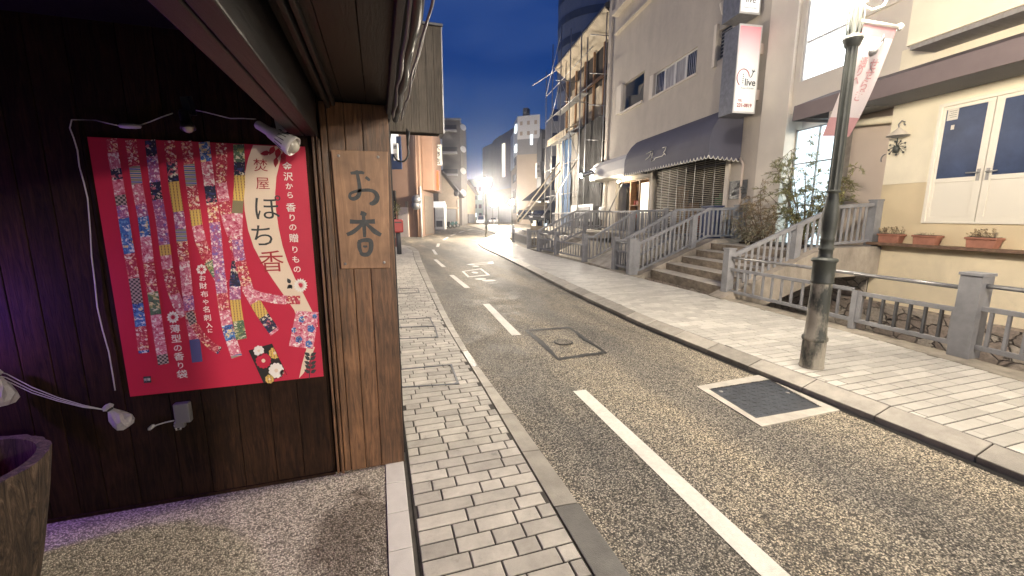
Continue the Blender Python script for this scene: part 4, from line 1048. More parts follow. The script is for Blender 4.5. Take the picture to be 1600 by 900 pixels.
def fence(label, A, B, z0=0.13, posts=(1, 1), pw=0.17, style='bars', n=8, zt=0.98, zr=0.72, zb=0.27, pipe=True):
    A, B = Vector((*A, 0)), Vector((*B, 0)); d = (B - A).normalized(); ang = math.atan2(d.x, d.y)
    t = thing('canal_fence', label, 'fence', (A + B) / 2 + Vector((0, 0, z0)), 'grey fence sections along the canal')
    for p, on in ((A, posts[0]), (B, posts[1])):
        if on:
            mb = MB(); post_box(mb, p, pw if on == 1 else .075, z0, 1.12 if on == 1 else zr + 0.03, ang, on == 1); mb.build('post', 'fence_paint', t, bevel=0.004)
    a, b = A + d * (pw / 2 if posts[0] == 1 else 0.04), B - d * (pw / 2 if posts[1] == 1 else 0.04); U = lambda z: Vector((0, 0, z))
    if pipe: mb = MB(); mb.tube([a + U(zt) - d * (0 if posts[0] == 1 else .10), b + U(zt) + d * (0 if posts[1] == 1 else .10)], 0.026, 10); mb.build('pipe_rail', 'iron_grey', t)
    mb = MB(); mb.beam(a + U(zr), b + U(zr), 0.045, 0.055); mb.beam(a + U(zb), b + U(zb), 0.045, 0.055)
    if style == 'frame':
        for q in (a + d * 0.03, b - d * 0.03): mb.beam(q + U(zb + .027), q + U(zr - .027), 0.05, 0.06, up=d)
    mb.build('rail', 'fence_paint', t, bevel=0.004)
    if style == 'solid':
        mb = MB(); mb.beam(a + U((zb + zr) / 2), b + U((zb + zr) / 2), 0.03, zr - zb - 0.06); mb.build('panel', 'fence_dark', t)
    else:
        for k in range(n):
            q = a + (b - a) * ((k + 1) / (n + 1)); mb = MB(); mb.beam(q + U(zb + .028), q + U(zr - .028), 0.035, 0.028, up=d); mb.build('baluster', 'fence_dark' if style == 'frame' else 'fence_paint', t)
    return t
fence('nearest grey fence bay with a thick square post, cut by the right edge', (6.36, 1.0), (6.47, 2.86), pw=0.2, posts=(1, 0), n=11)
fence('framed grey fence panel of dark bars beside the thick square post', (6.47, 2.86), (6.545, 4.13), pw=0.2, posts=(1, 2), style='frame', n=6, zt=0.93, zr=0.66, zb=0.26)
fence('grey fence bay of pale bars behind the nearest lamp, ending at the steps', (6.548, 4.135), (6.73, 6.66), pw=0.16, posts=(0, 1), n=11, zt=0.935, zr=0.70, zb=0.26)
fence('shortest grey fence piece between the steps and the second footbridge', (6.80, 10.06), (6.93, 11.25), n=6)
fence('grey fence bay just past the second footbridge', (7.05, 13.5), (7.13, 16.2), n=10, posts=(1, 1))
fence('grey fence bay before the third footbridge', (7.13, 16.2), (7.17, 18.3), n=9, posts=(0, 1))
fence('fence section filled with a dark solid panel past the third footbridge', (7.22, 19.9), (8.12, 25.2), style='solid', posts=(1, 1), n=0)
fence('farthest fence bay where the pavement bends', (8.12, 25.2), (9.3, 29.0), n=14, posts=(0, 1))

def stair_rail(label, s, pts_top, hgt, n, posts, pm='fence_paint'):
    """a sloping railing across the canal at s; pts_top = (out, z) of the handrail's top"""
    t = thing('stair_railing', label, 'railing', F(s, pts_top[0][0], pts_top[0][1] - 0.9), 'grey railings of the footbridges')
    for o, zb, zt, w in posts:
        mb = MB(); p = F(s, o, 0); post_box(mb, p, w, zb, zt, PHI); mb.build('post', pm, t, bevel=0.004)
    P = [F(s, o, z - 0.04) for o, z in pts_top]
    mb = MB()
    for a, b in zip(P, P[1:]): mb.beam(a, b, 0.085, 0.075)
    mb.build('handrail', pm, t, bevel=0.006)
    mb = MB(); lo = [(o, z - hgt) for o, z in pts_top]
    for a, b in zip(lo, lo[1:]): mb.beam(F(s, *a), F(s, *b), 0.05, 0.055)
    mb.build('bottom_rail', pm, t, bevel=0.004)
    tot = pts_top[0][0] - pts_top[-1][0]
    for k in range(n):
        o = pts_top[0][0] - tot * (k + 0.6) / (n + 0.2)
        if any(abs(o - q[0]) < q[3] * .6 for q in posts): continue
        z = next(a[1] + (b[1] - a[1]) * (a[0] - o) / (a[0] - b[0]) for a, b in zip(pts_top, pts_top[1:]) if b[0] - 1e-6 <= o <= a[0] + 1e-6)
        mb = MB(); mb.beam(F(s, o, z - hgt), F(s, o, z - 0.07), 0.05, 0.02, up=FD); mb.build('baluster', pm, t)
    return t
stair_rail('left railing of the stone steps, rising from the pavement to the blue awning shop', 3.40, [(3.88, 1.02), (3.62, 1.06), (1.60, 1.99), (0.72, 2.01)], 0.80, 24, [(3.92, .13, 1.16, .17), (2.05, .5, 1.74, .15), (0.66, .98, 2.08, .17)])
stair_rail('right railing of the stone steps, rising behind the nearest street lamp', 0.0, [(3.45, 0.98), (1.05, 1.98), (0.10, 2.04)], 0.80, 24, [(1.95, .5, 1.58, .14), (0.09, 1.0, 2.10, .17)])
stair_rail('near railing of the second footbridge', 4.55, [(3.92, 1.04), (3.6, 1.06), (1.9, 1.98), (0.95, 2.0)], 0.80, 20, [(2.0, .5, 1.9, .14)])
stair_rail('far railing of the second footbridge', 6.80, [(4.08, 1.04), (3.7, 1.06), (2.1, 1.98), (0.95, 2.0)], 0.80, 22, [(2.3, .5, 1.85, .14), (0.95, 1.0, 2.05, .14)])
stair_rail('near railing of the third footbridge', 11.65, [(4.45, 1.04), (4.0, 1.06), (2.1, 2.0), (0.95, 2.02)], 0.80, 22, [(2.3, .5, 1.9, .14)])
stair_rail('far railing of the third footbridge', 13.2, [(4.65, 1.04), (4.2, 1.06), (2.2, 2.05), (0.95, 2.07)], 0.80, 22, [(2.4, .5, 1.95, .14)])
def terrace_rail(label, s0, s1, n):
    t = thing('terrace_railing', label, 'railing', F((s0 + s1) / 2, 0.97, 1.0), 'grey railings of the footbridges')
    mb = MB(); mb.beam(F(s0, .97, 1.96), F(s1, .97, 1.96), 0.07, 0.07); mb.build('handrail', 'fence_paint', t)
    mb = MB(); mb.beam(F(s0, .97, 1.12), F(s1, .97, 1.12), 0.05, 0.05); mb.build('bottom_rail', 'fence_paint', t)
    for k in range(n):
        s = s0 + (s1 - s0) * (k + .5) / n; mb = MB(); mb.beam(F(s, .97, 1.14), F(s, .97, 1.93), 0.03, 0.03, up=FN); mb.build('baluster', 'fence_paint', t)
terrace_rail('level railing in front of the white awning entrance', 6.9, 11.6, 26)
terrace_rail('level railing in front of the scaffolded house', 13.3, 22.0, 34)

def footbridge(label, s0, s1, o_top, o_bot, steps, z_land=1.0):
    t = thing('stone_steps' if steps else 'footbridge', label, 'steps' if steps else 'footbridge', F((s0 + s1) / 2, o_bot, 0.1), 'footbridges over the canal')
    if steps:
        o = [3.40, 2.95, 2.48, 2.04, 1.60]; z = [.29, .465, .64, .82, 1.0]
        for k in range(5):
            mb = MB(FM); e = o[k + 1] + 0.03 if k < 4 else 1.58
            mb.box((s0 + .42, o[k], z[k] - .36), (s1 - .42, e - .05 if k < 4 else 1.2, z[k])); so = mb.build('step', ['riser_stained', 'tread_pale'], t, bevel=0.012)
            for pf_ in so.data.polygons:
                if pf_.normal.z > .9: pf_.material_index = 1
        mb = MB(FM); mb.box((s0 + .42, 0.02, .75), (s1 - .42, 1.199, 1.0)); mb.build('landing', 'concrete', t)
    else:
        mb = MB(FM); mb.prism([(s0, o_bot, .12), (s0, o_top, z_land), (s0, .98, z_land), (s0, .98, z_land - .3), (s0, o_top + .1, z_land - .3), (s0, o_bot, -.2)], (s1 - s0, 0, 0)); mb.build('ramp', 'concrete', t)
        return t
    for a in (s0, s1 - .42):
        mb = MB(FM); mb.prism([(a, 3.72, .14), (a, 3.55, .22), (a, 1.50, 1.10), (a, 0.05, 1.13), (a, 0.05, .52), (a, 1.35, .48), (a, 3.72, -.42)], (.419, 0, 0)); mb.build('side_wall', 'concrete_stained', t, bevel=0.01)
    return t
footbridge('five worn stone steps bridging the canal to the shop doors', -0.21, 3.62, 1.6, 3.6, True)
footbridge('second footbridge, the sloping one in front of the lattice shutter', 4.55, 6.80, 2.0, 3.9, False)
footbridge('third footbridge, leading to the scaffolded house', 11.65, 13.2, 2.1, 4.4, False)
tw = MB(FM); tw.box((3.63, .26, .7), (24, 0.975, .99)); tw.box((3.63, .26, -1.5), (24, 0.6, .7))
tag(tw.build('terrace_walk', 'concrete'), 'raised concrete walk along the shop fronts', 'terrace')
cwall = MB(FM); cwall.box((-14, .03, -1.6), (3.62, .26, -.04)); cwall.box((.012, .012, -.035), (3.6, .03, .97))
tag(cwall.build('canal_wall', 'rubble_stone'), 'rubble stone canal wall under the cream house', 'wall')

# ================================================================== CREAM HOUSE AT THE RIGHT
house = thing('cream_house', 'cream stucco house with white glazed doors and a long brown awning', 'house', F(-1, 0, 0))
mb = MB(FM)
mb.wall(-14, 0.0, 2.40, 5.0, 0.0, [(-2.53, -.90, 2.40, 3.78)], 0.10, 0)
mb.wall(-14, 0.0, 1.16, 2.396, 0.004, [(-2.53, -.90, 1.62, 2.396)], 0.104, 1)
mb.wall(-14, 0.0, -1.5, 1.155, 0.0, (), 0.1, 2)
mb.poly([(0, 0, -1.5), (0, -1.3, -1.5), (0, -1.3, 5.0), (0, 0, 5.0)], 0)
mb.build('wall', ['stucco_cream', 'stucco_beige', 'stucco_low'], house)
mb = MB(FM); mb.box((-14, .004, 1.16), (.0, .22, 1.215)); mb.build('ledge', 'brick_edge', house, bevel=0.006)
df = MB(FM)
for a, b, c, d in ((-.90, -.84, 1.62, 3.78), (-2.53, -2.47, 1.62, 3.78), (-2.47, -.90, 3.72, 3.78), (-2.47, -.90, 1.62, 1.66)): df.box((a, -.06, c), (b, .035, d))
df.build('door_frame', 'door_white', house, bevel=0.005)
for a, b, hs in ((-1.64, -.845, -1.585), (-2.465, -1.655, -1.71)):
    mb = MB(FM); 
    mb.box((a, -.045, 1.66), (b, .005, 1.74)); mb.box((a, -.045, 3.66), (b, .005, 3.72)); mb.box((a, -.045, 1.74), (a + .10, .005, 3.66)); mb.box((b - .10, -.045, 1.74), (b, .005, 3.66)); mb.box((a + .10, -.045, 2.36), (b - .10, .005, 2.44)); mb.box((a + .10, -.04, 1.74), (b - .10, -.008, 2.36))
    dr = mb.build('door_leaf', 'door_white', house, bevel=0.005)
    mb = MB(FM); mb.box((a + .10, -.03, 2.44), (b - .10, -.012, 3.66)); mb.build('pane', 'glass_blue', dr)
    mb = MB(FM); sg = 1 if hs > -1.65 else -1
    mb.box((hs - .022, .005, 2.36), (hs + .022, .016, 2.56)); mb.tube([(hs, .01, 2.50), (hs, .055, 2.50), (hs + sg * .15, .058, 2.505)], 0.011, 8); mb.build('handle', 'steel', dr)
for a, b, c, d in ((-1.13, -.965, 3.47, 3.66), (-2.30, -2.12, 3.40, 3.60), (-1.10, -1.05, 3.30, 3.38)):
    mb = MB(FM); mb.box((a, -.010, c), (b, -.006, d)); pn = mb.build('notice', 'paper', house)
    if b - a > .1:
        mb = MB(FM)
        for k in range(4): mb.box((a + .02, -.0055, d - .03 - k * .035), (b - .03 - .02 * (k % 2), -.005, d - .036 - k * .035))
        mb.build('print_lines', 'ink', pn)
# brown awning over the doors and the recess
mb = MB(FM); mb.prism([(-14, 0.02, 4.62), (-14, .98, 4.27), (-14, 1.0, 3.94), (-14, .97, 3.94), (-14, .95, 4.22), (-14, 0.02, 4.55)], (15.45, 0, 0)); aw = mb.build('awning', 'awning_brown', house)
mb = MB(FM); mb.prism([(1.455, 0.02, 4.62), (1.455, .98, 4.27), (1.455, 1.0, 3.94), (1.455, 0.02, 3.94)], (0.012, 0, 0)); mb.build('awning_end', 'awning_slate', aw)
mb = MB(FM)
for s in (-3.0, -1.4, 0.1, 1.3): mb.tube([(s, .02, 4.0), (s, .94, 3.97)], 0.014, 6)
mb.build('awning_bracket', 'iron_grey', aw)
mb = MB(FM); mb.box((-14, .02, 3.96), (-0.02, .94, 3.975)); mb.build('valance_lining', 'awning_slate', aw)
# recessed entrance between the houses
mb = MB(FM); mb.poly([(0, -.40, .9), (2.62, -.40, .9), (2.62, -.40, 4.6), (0, -.40, 4.6)]); mb.poly([(0, -1.3, 4.4), (2.62, -1.3, 4.4), (2.62, 0, 4.4), (0, 0, 4.4)]); mb.build('recess_wall', 'facade_pink', house)
mb = MB(FM); mb.box((0, -1.3, .6), (2.62, 0.01, .995)); mb.build('recess_floor', 'concrete', house)
mb = MB(FM); mb.box((1.22, -.30, 1.0), (2.60, -.27, 4.0)); mb.build('lit_glazing', 'lit_entrance', house)
mb = MB(FM)
for s in (1.20, 1.88, 2.57): mb.box((s, -.268, 1.0), (s + .035, -.23, 4.0))
for z in (1.0, 3.1, 3.96): mb.box((1.236, -.268, z), (2.569, -.235, z + .035))
mb.box((1.16, -.39, 1.0), (1.199, -.22, 4.3))
mb.build('glazing_bar', 'steel', house)
mb = MB(FM); mb.box((.02, -.38, 4.02), (1.15, .25, 4.10)); mb.build('recess_soffit', 'soffit_grey', house)
mb = MB(FM); mb.tube([(1.15, -.22, 3.86), (.03, -.22, 3.74)], 0.075, 12); mb.build('duct_pipe', 'stucco_cream', house)
mb = MB(FM); c = Vector((.33, -.395, 2.98))
mb.tube([c + Vector((.10 * math.cos(a), .004, .10 * math.sin(a))) for a in [R(q) for q in range(-30, 240, 15)]], 0.012, 6); mb.tube([c + Vector((-.04, .005, -.12)), c + Vector((-.04, .005, .04)), c + Vector((-.10, .005, .04))], 0.009, 6); mb.build('round_emblem', 'iron_grey', house)
# upper storey with the lit window
mb = MB(FM); mb.wall(-0.55, 2.62, 4.4, 9.0, -0.004, [(1.06, 2.44, 5.13, 7.2), (.08, .95, 5.10, 6.0)], 0.12); mb.wall(2.62, 3.55, 0.9, 13.0, 0.09, (), .1)
mb.poly([(2.62, .09, .9), (2.62, -1.3, .9), (2.62, -1.3, 13), (2.62, .09, 13)]); mb.poly([(3.55, .09, .9), (3.55, .09, 13), (3.55, -.2, 13), (3.55, -.2, .9)])
mb.build('upper_wall', 'facade_pale', house)
mb = MB(FM); mb.box((1.06, -.12, 5.13), (2.44, -.09, 7.2)); lw = mb.build('lit_window', 'lit_window', house)
mb = MB(FM); mb.box((1.06, -.088, 6.02), (2.44, -.06, 6.08)); mb.box((2.38, -.088, 5.13), (2.44, -.03, 7.2)); mb.box((1.06, -.088, 5.13), (2.38, -.06, 5.17)); mb.box((1.06, -.088, 5.17), (1.10, -.06, 7.2)); mb.build('window_frame', 'metal_white', lw)
mb = MB(FM); mb.box((.08, -.1, 5.10), (.95, -.06, 6.0)); mb.build('blind_panel', 'facade_pale', house)
mb = MB(FM); mb.box((-14, -.01, 4.84), (-.56, .62, 9)); mb.build('overhang', 'stucco_cream', house)
mb = MB(FM); mb.box((-14, -.01, 4.76), (-.60, .58, 4.838)); mb.build('overhang_soffit', 'soffit_grey', house)
# wall ornament
orn = thing('wall_chime', 'iron wall chime with a pale conical cap hung on the cream wall', 'wall chime', F(-.27, .05, 2.9))
mb = MB(FM); mb.lathe([(.19, 3.33), (.17, 3.35), (.09, 3.42), (.03, 3.47), (.002, 3.50)], (-.27, .14, 0), 18); mb.build('cap', 'facade_pale', orn)
mb = MB(FM); mb.lathe([(.185, 3.328), (.10, 3.30), (.02, 3.29)], (-.27, .14, 0), 14); mb.tube([(-.27, .02, 3.60), (-.27, .10, 3.62), (-.25, .14, 3.55), (-.27, .14, 3.48)], .012, 6); mb.tube([(-.29, .06, 3.56), (-.33, .08, 3.53)], .014, 6); mb.build('hook', 'iron_grey', orn)
mb = MB(FM); c = Vector((-.27, .12, 3.12))
for k in range(9):
    a = R(-90 + (k - 4) * 42); e = c + Vector((math.cos(a) * .17, .02 * (k % 3 - 1), math.sin(a) * .13 - .02)); mb.tube([c, c + (e - c) * .6 + Vector((0, 0, .02)), e], .007, 5); mb.ball(e, .019, 6)
mb.build('branches', 'lamp_green', orn)
mb = MB(FM); mb.lathe([(.002, 3.0), (.05, 3.01), (.055, 3.10), (.04, 3.14), (.012, 3.15), (.01, 3.3)], (-.27, .14, 0), 12); mb.build('bell', 'lamp_green', orn)
# planters on the ledge
def planter(s0, s1, label, kind):
    t = thing('terracotta_planter', label, 'planter', F((s0 + s1) / 2, .12, 1.216), 'terracotta planters on the ledge')
    mb = MB(FM); a, b = min(s0, s1), max(s0, s1)
    mb.prism([(a + .03, .045, 1.216), (b - .03, .045, 1.216), (b, .025, 1.385), (a, .025, 1.385)], (0, .15, 0)); mb.box((a - .012, .012, 1.36), (b + .012, .20, 1.395)); mb.build('trough', 'terracotta', t, bevel=0.006)
    mb = MB(FM); mb.box((a + .015, .035, 1.395), (b - .015, .175, 1.402)); mb.build('soil', 'soil', t)
    mb = MB(FM)
    for k in range(26 if kind else 12):
        s = random.uniform(a + .02, b - .02); o = random.uniform(.05, .17); h = random.uniform(.03, .12 if kind else .05); p = Vector((s, o, 1.40)); q = p + Vector((random.uniform(-.06, .06), random.uniform(-.03, .03), h)); mb.tube([p, (p + q) / 2 + Vector((.01, 0, .01)), q], .003, 4)
        if kind: mb.poly([q, q + Vector((.02, .01, .01)), q + Vector((.03, 0, .035)), q + Vector((.0, -.01, .02))], 1)
    mb.build('stems', ['twig', 'leaf_dry'], t)
planter(-.62, -.20, 'reddest terracotta planter next to the railing end, with a sprig in it', 1)
planter(-1.25, -.85, 'middle of the three terracotta planters, almost bare', 0)
planter(-2.10, -1.68, 'right terracotta planter with dry trailing stems below the door', 1)

# ================================================================== GREY COMMERCIAL BUILDING
live = thing('commercial_building', 'grey concrete shop building with a blue awning and a projecting lightbox', 'building', F(9, 0, 0))
mb = MB(FM)
holes = [(7.02, 10.0, 6.77, 7.66), (10.9, 13.05, 6.84, 8.1), (5.22, 5.86, 6.78, 7.70), (4.95, 9.55, 1.0, 3.72), (9.95, 13.4, 1.0, 3.45)]
mb.wall(3.55, 14.9, .9, 13.6, 0.0, holes, .16); mb.poly([(14.9, 0, .9), (14.9, -8, .9), (14.9, -8, 13.6), (14.9, 0, 13.6)]); mb.poly([(3.55, 0, 13.6), (14.9, 0, 13.6), (14.9, -8, 13.6), (3.55, -8, 13.6)])
mb.build('wall', 'concrete_facade', live)
mb = MB(FM); mb.box((14.55, .003, 1.0), (14.9, .10, 13.6)); mb.build('edge_pier', 'concrete_facade', live)
mb = MB(FM); mb.box((9.6, .003, 11.55), (14.0, .35, 11.75)); mb.box((9.6, .003, 10.7), (14.0, .2, 10.8)); mb.build('upper_ledge', 'concrete_facade', live)
mb = MB(FM); mb.box((6.96, .003, 6.70), (10.3, .05, 6.77)); mb.box((10.0, .003, 6.77), (10.3, .05, 7.66)); mb.build('window_surround', 'facade_pale', live)
for k in range(4):
    a = 7.02 + k * .745; mb = MB(FM)
    mb.box((a, -.13, 6.77), (a + .05, -.07, 7.66)); mb.box((a + .695, -.13, 6.77), (a + .745, -.07, 7.66)); mb.box((a + .05, -.13, 6.77), (a + .695, -.07, 6.82)); mb.box((a + .05, -.13, 7.61), (a + .695, -.07, 7.66)); fr = mb.build('window', 'metal_white', live)
    mb = MB(FM); mb.box((a + .05, -.11, 6.82), (a + .695, -.10, 7.61)); mb.build('pane', 'curtain' if k in (1, 2) else 'glass_dark', fr)
    mb = MB(FM)
    for j in range(5): mb.tube([(a + .10 + j * .12, -.125, 6.83), (a + .10 + j * .12, -.125, 7.60)], .035, 6)
    mb.build('curtain', 'curtain', fr)
mb = MB(FM); mb.box((10.9, -.85, 6.84), (13.05, -.8, 8.1)); mb.build('recess_back', 'facade_pale', live)
mb = MB(FM); mb.box((11.9, -.79, 7.4), (12.5, -.74, 7.95)); mb.build('recess_hatch', 'goods_wood', live)
mb = MB(FM); mb.prism([(11.0, -.15, 6.85), (12.7, -.15, 6.85), (12.7, -.15, 7.5), (11.6, -.15, 7.3), (11.0, -.15, 7.95)], (0, -.5, 0)); mb.build('stair_flank', 'apt_dark', live)
mb = MB(FM); mb.box((10.9, .003, 6.74), (13.15, .10, 6.84)); mb.box((13.05, .003, 6.84), (13.6, .10, 8.15)); mb.build('recess_trim', 'facade_pale', live)
mb = MB(FM); mb.box((5.22, -.14, 6.78), (5.86, -.10, 7.70)); sw = mb.build('vent_window', 'glass_dark', live)
mb = MB(FM)
for k in range(8): mb.box((5.22, -.099, 6.83 + k * .11), (5.86, -.07, 6.85 + k * .11))
mb.build('louvre', 'fence_paint', sw)
mb = MB(FM); mb.box((5.87, .003, 6.6), (6.0, .10, 7.9)); mb.build('duct_strip', 'facade_pale', live)
# shutter bay
mb = MB(FM); mb.box((4.95, -1.6, 1.0), (9.55, -1.5, 3.72)); mb.box((4.95, -1.5, .99), (9.55, -.17, 1.0)); mb.box((4.8, -1.6, 1.0), (4.94, -.17, 3.72)); mb.box((9.56, -1.6, 1.0), (9.7, -.17, 3.72)); mb.box((4.95, -1.5, 3.73), (9.55, -.17, 3.8)); mb.build('shop_interior', 'interior_dark', live)
gr = MB(FM)
for k in range(40): gr.tube([(4.97, -.05, 1.05 + k * .066), (9.53, -.05, 1.05 + k * .066)], .014, 5)
gb = gr.build('roller_grille', 'slat_beige', live)
mb = MB(FM)
for k in range(9): mb.box((5.0 + k * .56, -.04, 1.0), (5.022 + k * .56, -.03, 3.7))
mb.build('grille_bar', 'steel', gb)
for (s, o, z, w, h, m_) in ((5.9, -.9, 1.0, .5, .7, 'goods_blue'), (6.6, -1.1, 1.0, .7, 1.7, 'goods_green'), (7.5, -.8, 1.0, .5, .9, 'goods_red'), (8.3, -1.0, 1.0, .8, 1.3, 'goods_wood'), (9.0, -.9, 1.0, .4, 2.0, 'goods_wood'), (5.3, -1.1, 1.0, .3, 1.9, 'goods_wood')):
    mb = MB(FM)
    for k in range(3): mb.box((s - w / 2 + k * w / 3 + .01, o - .3, z), (s - w / 2 + (k + 1) * w / 3 - .01, o, z + h * random.uniform(.7, 1)))
    mb.build('display_goods', m_, live)
for a, b in ((4.75, 4.93), (9.58, 9.72)):
    mb = MB(FM); mb.box((a, .003, 1.0), (b, .06, 3.6)); mb.build('shutter_jamb', 'facade_pale', live)
mb = MB(FM); mb.tube([(4.15, .05, 1.0), (4.15, .05, 3.3), (4.3, .05, 3.5)], .035, 8); mb.build('down_pipe', 'facade_pink', live)
# entry bay under the white awning
mb = MB(FM); mb.box((9.95, -1.2, 1.0), (13.4, -1.1, 3.45)); mb.box((9.95, -1.1, 3.4), (13.4, -.16, 3.45)); mb.box((9.95, -1.1, .99), (13.4, -.16, 1.0)); mb.build('entry_recess', 'goods_wood', live)
mb = MB(FM); mb.box((10.1, -.15, 1.9), (10.85, -.10, 3.25)); mb.build('lit_panel', 'lit_warm', live)
mb = MB(FM); mb.box((10.05, -.15, 1.0), (10.9, -.08, 1.88)); mb.build('counter_panel', 'facade_pale', live)
mb = MB(FM); mb.box((11.2, -.5, 1.0), (11.28, -.2, 3.4)); mb.box((12.1, -.5, 1.0), (12.22, -.2, 3.4)); mb.box((11.28, -.45, 2.25), (12.1, -.2, 2.29)); mb.box((11.28, -.45, 1.6), (12.1, -.2, 1.64)); mb.build('door_frame', 'goods_wood', live)
for k in range(5):
    mb = MB(FM); s = 11.38 + k * .15; mb.box((s, -.42, 1.66 + .65 * (k % 2)), (s + .1, -.3, 1.85 + .65 * (k % 2))); mb.build('shelf_goods', random.choice(['paper', 'goods_red', 'lit_white']), live)
mb = MB(FM); mb.box((12.5, -.6, 1.0), (13.2, -.5, 3.2)); mb.build('dark_door', 'interior_dark', live)
mb = MB(FM); mb.ball((12.2, .42, 3.42), .055, 10); mb.build('entry_bulb', 'bulb_warm', live)
# blue quarter round awning
S0, S1, O1 = 4.35, 10.15, 1.10
prof = [(.01, 5.05), (.30, 5.02), (.58, 4.90), (.82, 4.68), (1.0, 4.40), (1.08, 4.15), (O1, 3.95), (O1, 3.68)]
ba = MB(FM); up = [(o, z) for o, z in prof]
rows = [[ba.v((s, o, z)) for o, z in up] for s in (S0, S1)]
for k in range(len(up) - 1): ba.face([rows[0][k], rows[0][k + 1], rows[1][k + 1], rows[1][k]], 0, k < 5)
inn = [[ba.v((s, o - .02 if o > .1 else o, z - .03)) for o, z in up] for s in (S0, S1)]
for k in range(len(up) - 1): ba.face([inn[0][k], inn[1][k], inn[1][k + 1], inn[0][k + 1]], 0)
for s in (S0, S1): ba.prism([(s, o, z) for o, z in up] + [(s, .01, 3.60)], (.012 if s == S1 else -.012, 0, 0))
awn = thing('blue_awning', 'dark blue rounded awning with white scalloped trim and white script', 'awning', F(7, .5, 3.5))
ba.build('canopy', 'awning_blue', awn, normals=True)
mb = MB(FM); trim = MB(FM); n = 41
def scallop(P, Q, n):
    P, Q = Vector(P), Vector(Q); pts = []
    for k in range(n):
        for j in range(6):
            t = (k + j / 6) / n; pts.append(P.lerp(Q, t) + Vector((0, 0, -.10 * math.sin(math.pi * j / 6) ** .8)))
    pts.append(Q); return pts
for P, Q, n in (((S0 - .014, O1 + .004, 3.57), (S1 + .014, O1 + .004, 3.57), 32), ((S0 - .016, O1, 3.57), (S0 - .016, .02, 3.49), 7)):
    pts = scallop(P, Q, n)
    for a, b in zip(pts, pts[1:]): mb.poly([(a.x, a.y, 3.675), (b.x, b.y, 3.675), b, a])
    trim.tube([p + Vector((-.004 if P[1] != Q[1] else 0, .004 if P[1] == Q[1] else 0, 0)) for p in pts], .013, 5)
mb.build('valance', 'awning_blue', awn); trim.build('scallop_trim', 'awning_white', awn)
mb = MB(FM); ls = .165
def script(pts): return [Vector((9.30 - x * 1.0, O1 + .012, 3.70 + y)) for x, y in pts]
AW = lambda cx, cy: (cx, cy)
def awpt(px, py):   # pixel -> awning front
    d = _ray(px, py); q = P0 + FN * (O1 + .012); t = (q - _c).dot(FN) / d.dot(FN); p = _c + d * t; w = p - P0; return Vector((w.dot(FD), O1 + .014, max(3.70, w.z)))
z7 = 7.619
for pts in ([(305, 310), (325, 300), (335, 285), (325, 300), (352, 285), (350, 320), (330, 352), (293, 380)], [(352, 285), (382, 262), (374, 320), (362, 398), (392, 388), (412, 358)], [(412, 358), (450, 345), (490, 335), (522, 300)], [(498, 236), (520, 228), (540, 224), (528, 262), (508, 292), (518, 305), (532, 320)]):
    mb.tube([awpt(970 + x / z7, 200 + y / z7) for x, y in pts], .016, 6)
mb.build('script_lettering', 'awning_white', awn)
# white awning and its spotlight
wa = thing('white_awning', 'small white awning lit by a spotlight, left of the blue one', 'awning', F(13, .5, 3.6))
mb = MB(FM); pr = [(.01, 4.72), (.35, 4.62), (.60, 4.38), (.70, 3.95), (.70, 3.68), (.66, 3.68), (.01, 3.62)]
mb.prism([(11.0, o, z) for o, z in pr], (4.4, 0, 0)); mb.build('canopy', 'awning_white', wa)
spt = thing('spotlight', 'small grey spotlight shining beside the white awning', 'spotlight', F(15.0, .9, 4.0))
A = (F(16.6, 1.9, 3.75) - F(15.0, 1.0, 4.05)).normalized(); b0 = F(14.7, 1.0, 4.05)
mb = MB(); mb.lathe([(.002, -.25), (.10, -.22), (.12, -.1), (.12, .25), (.13, .26), (.13, .5), (.12, .5)], b0, 14, axis=A); mb.build('housing', 'iron_grey', spt)
mb = MB(); mb.lathe([(.12, .49), (.11, .56), (.002, .58)], b0, 14, axis=A); mb.build('lens', 'spot_lens', spt)
mb = MB(); mb.tube([b0, F(14.7, 0.0, 4.05)], .03, 8); mb.build('bracket', 'iron_grey', spt)
# plaque and small sign
mb = MB(FM); mb.box((3.93, .003, 2.28), (4.70, .035, 2.84)); pq_ = tag(mb.build('relief_plaque', 'plaque', bevel=0.006), 'grey metal relief plaque on the wall right of the lattice shutter', 'plaque')
mb = MB(FM)
for k in range(14): mb.ball((4.0 + .62 * random.random(), .036, 2.36 + .4 * random.random()), random.uniform(.03, .08), 6, 0, .7)
mb.build('relief', 'plaque', pq_)
mb = MB(FM); mb.box((3.05, .55, 2.10), (3.35, .60, 2.22)); mb.tube([(3.2, .58, 1.0), (3.2, .58, 2.12)], .03, 8); tag(mb.build('small_sign', 'iron_grey'), 'small grey sign on a short stand at the top of the steps', 'sign')
mb = MB(FM); mb.box((4.35, .45, 1.0), (4.95, .75, 2.03)); mb.box((4.32, .42, 2.03), (4.98, .78, 2.08)); tag(mb.build('covered_stand', 'goods_blue'), 'blue covered stand behind the top of the left railing', 'stand')
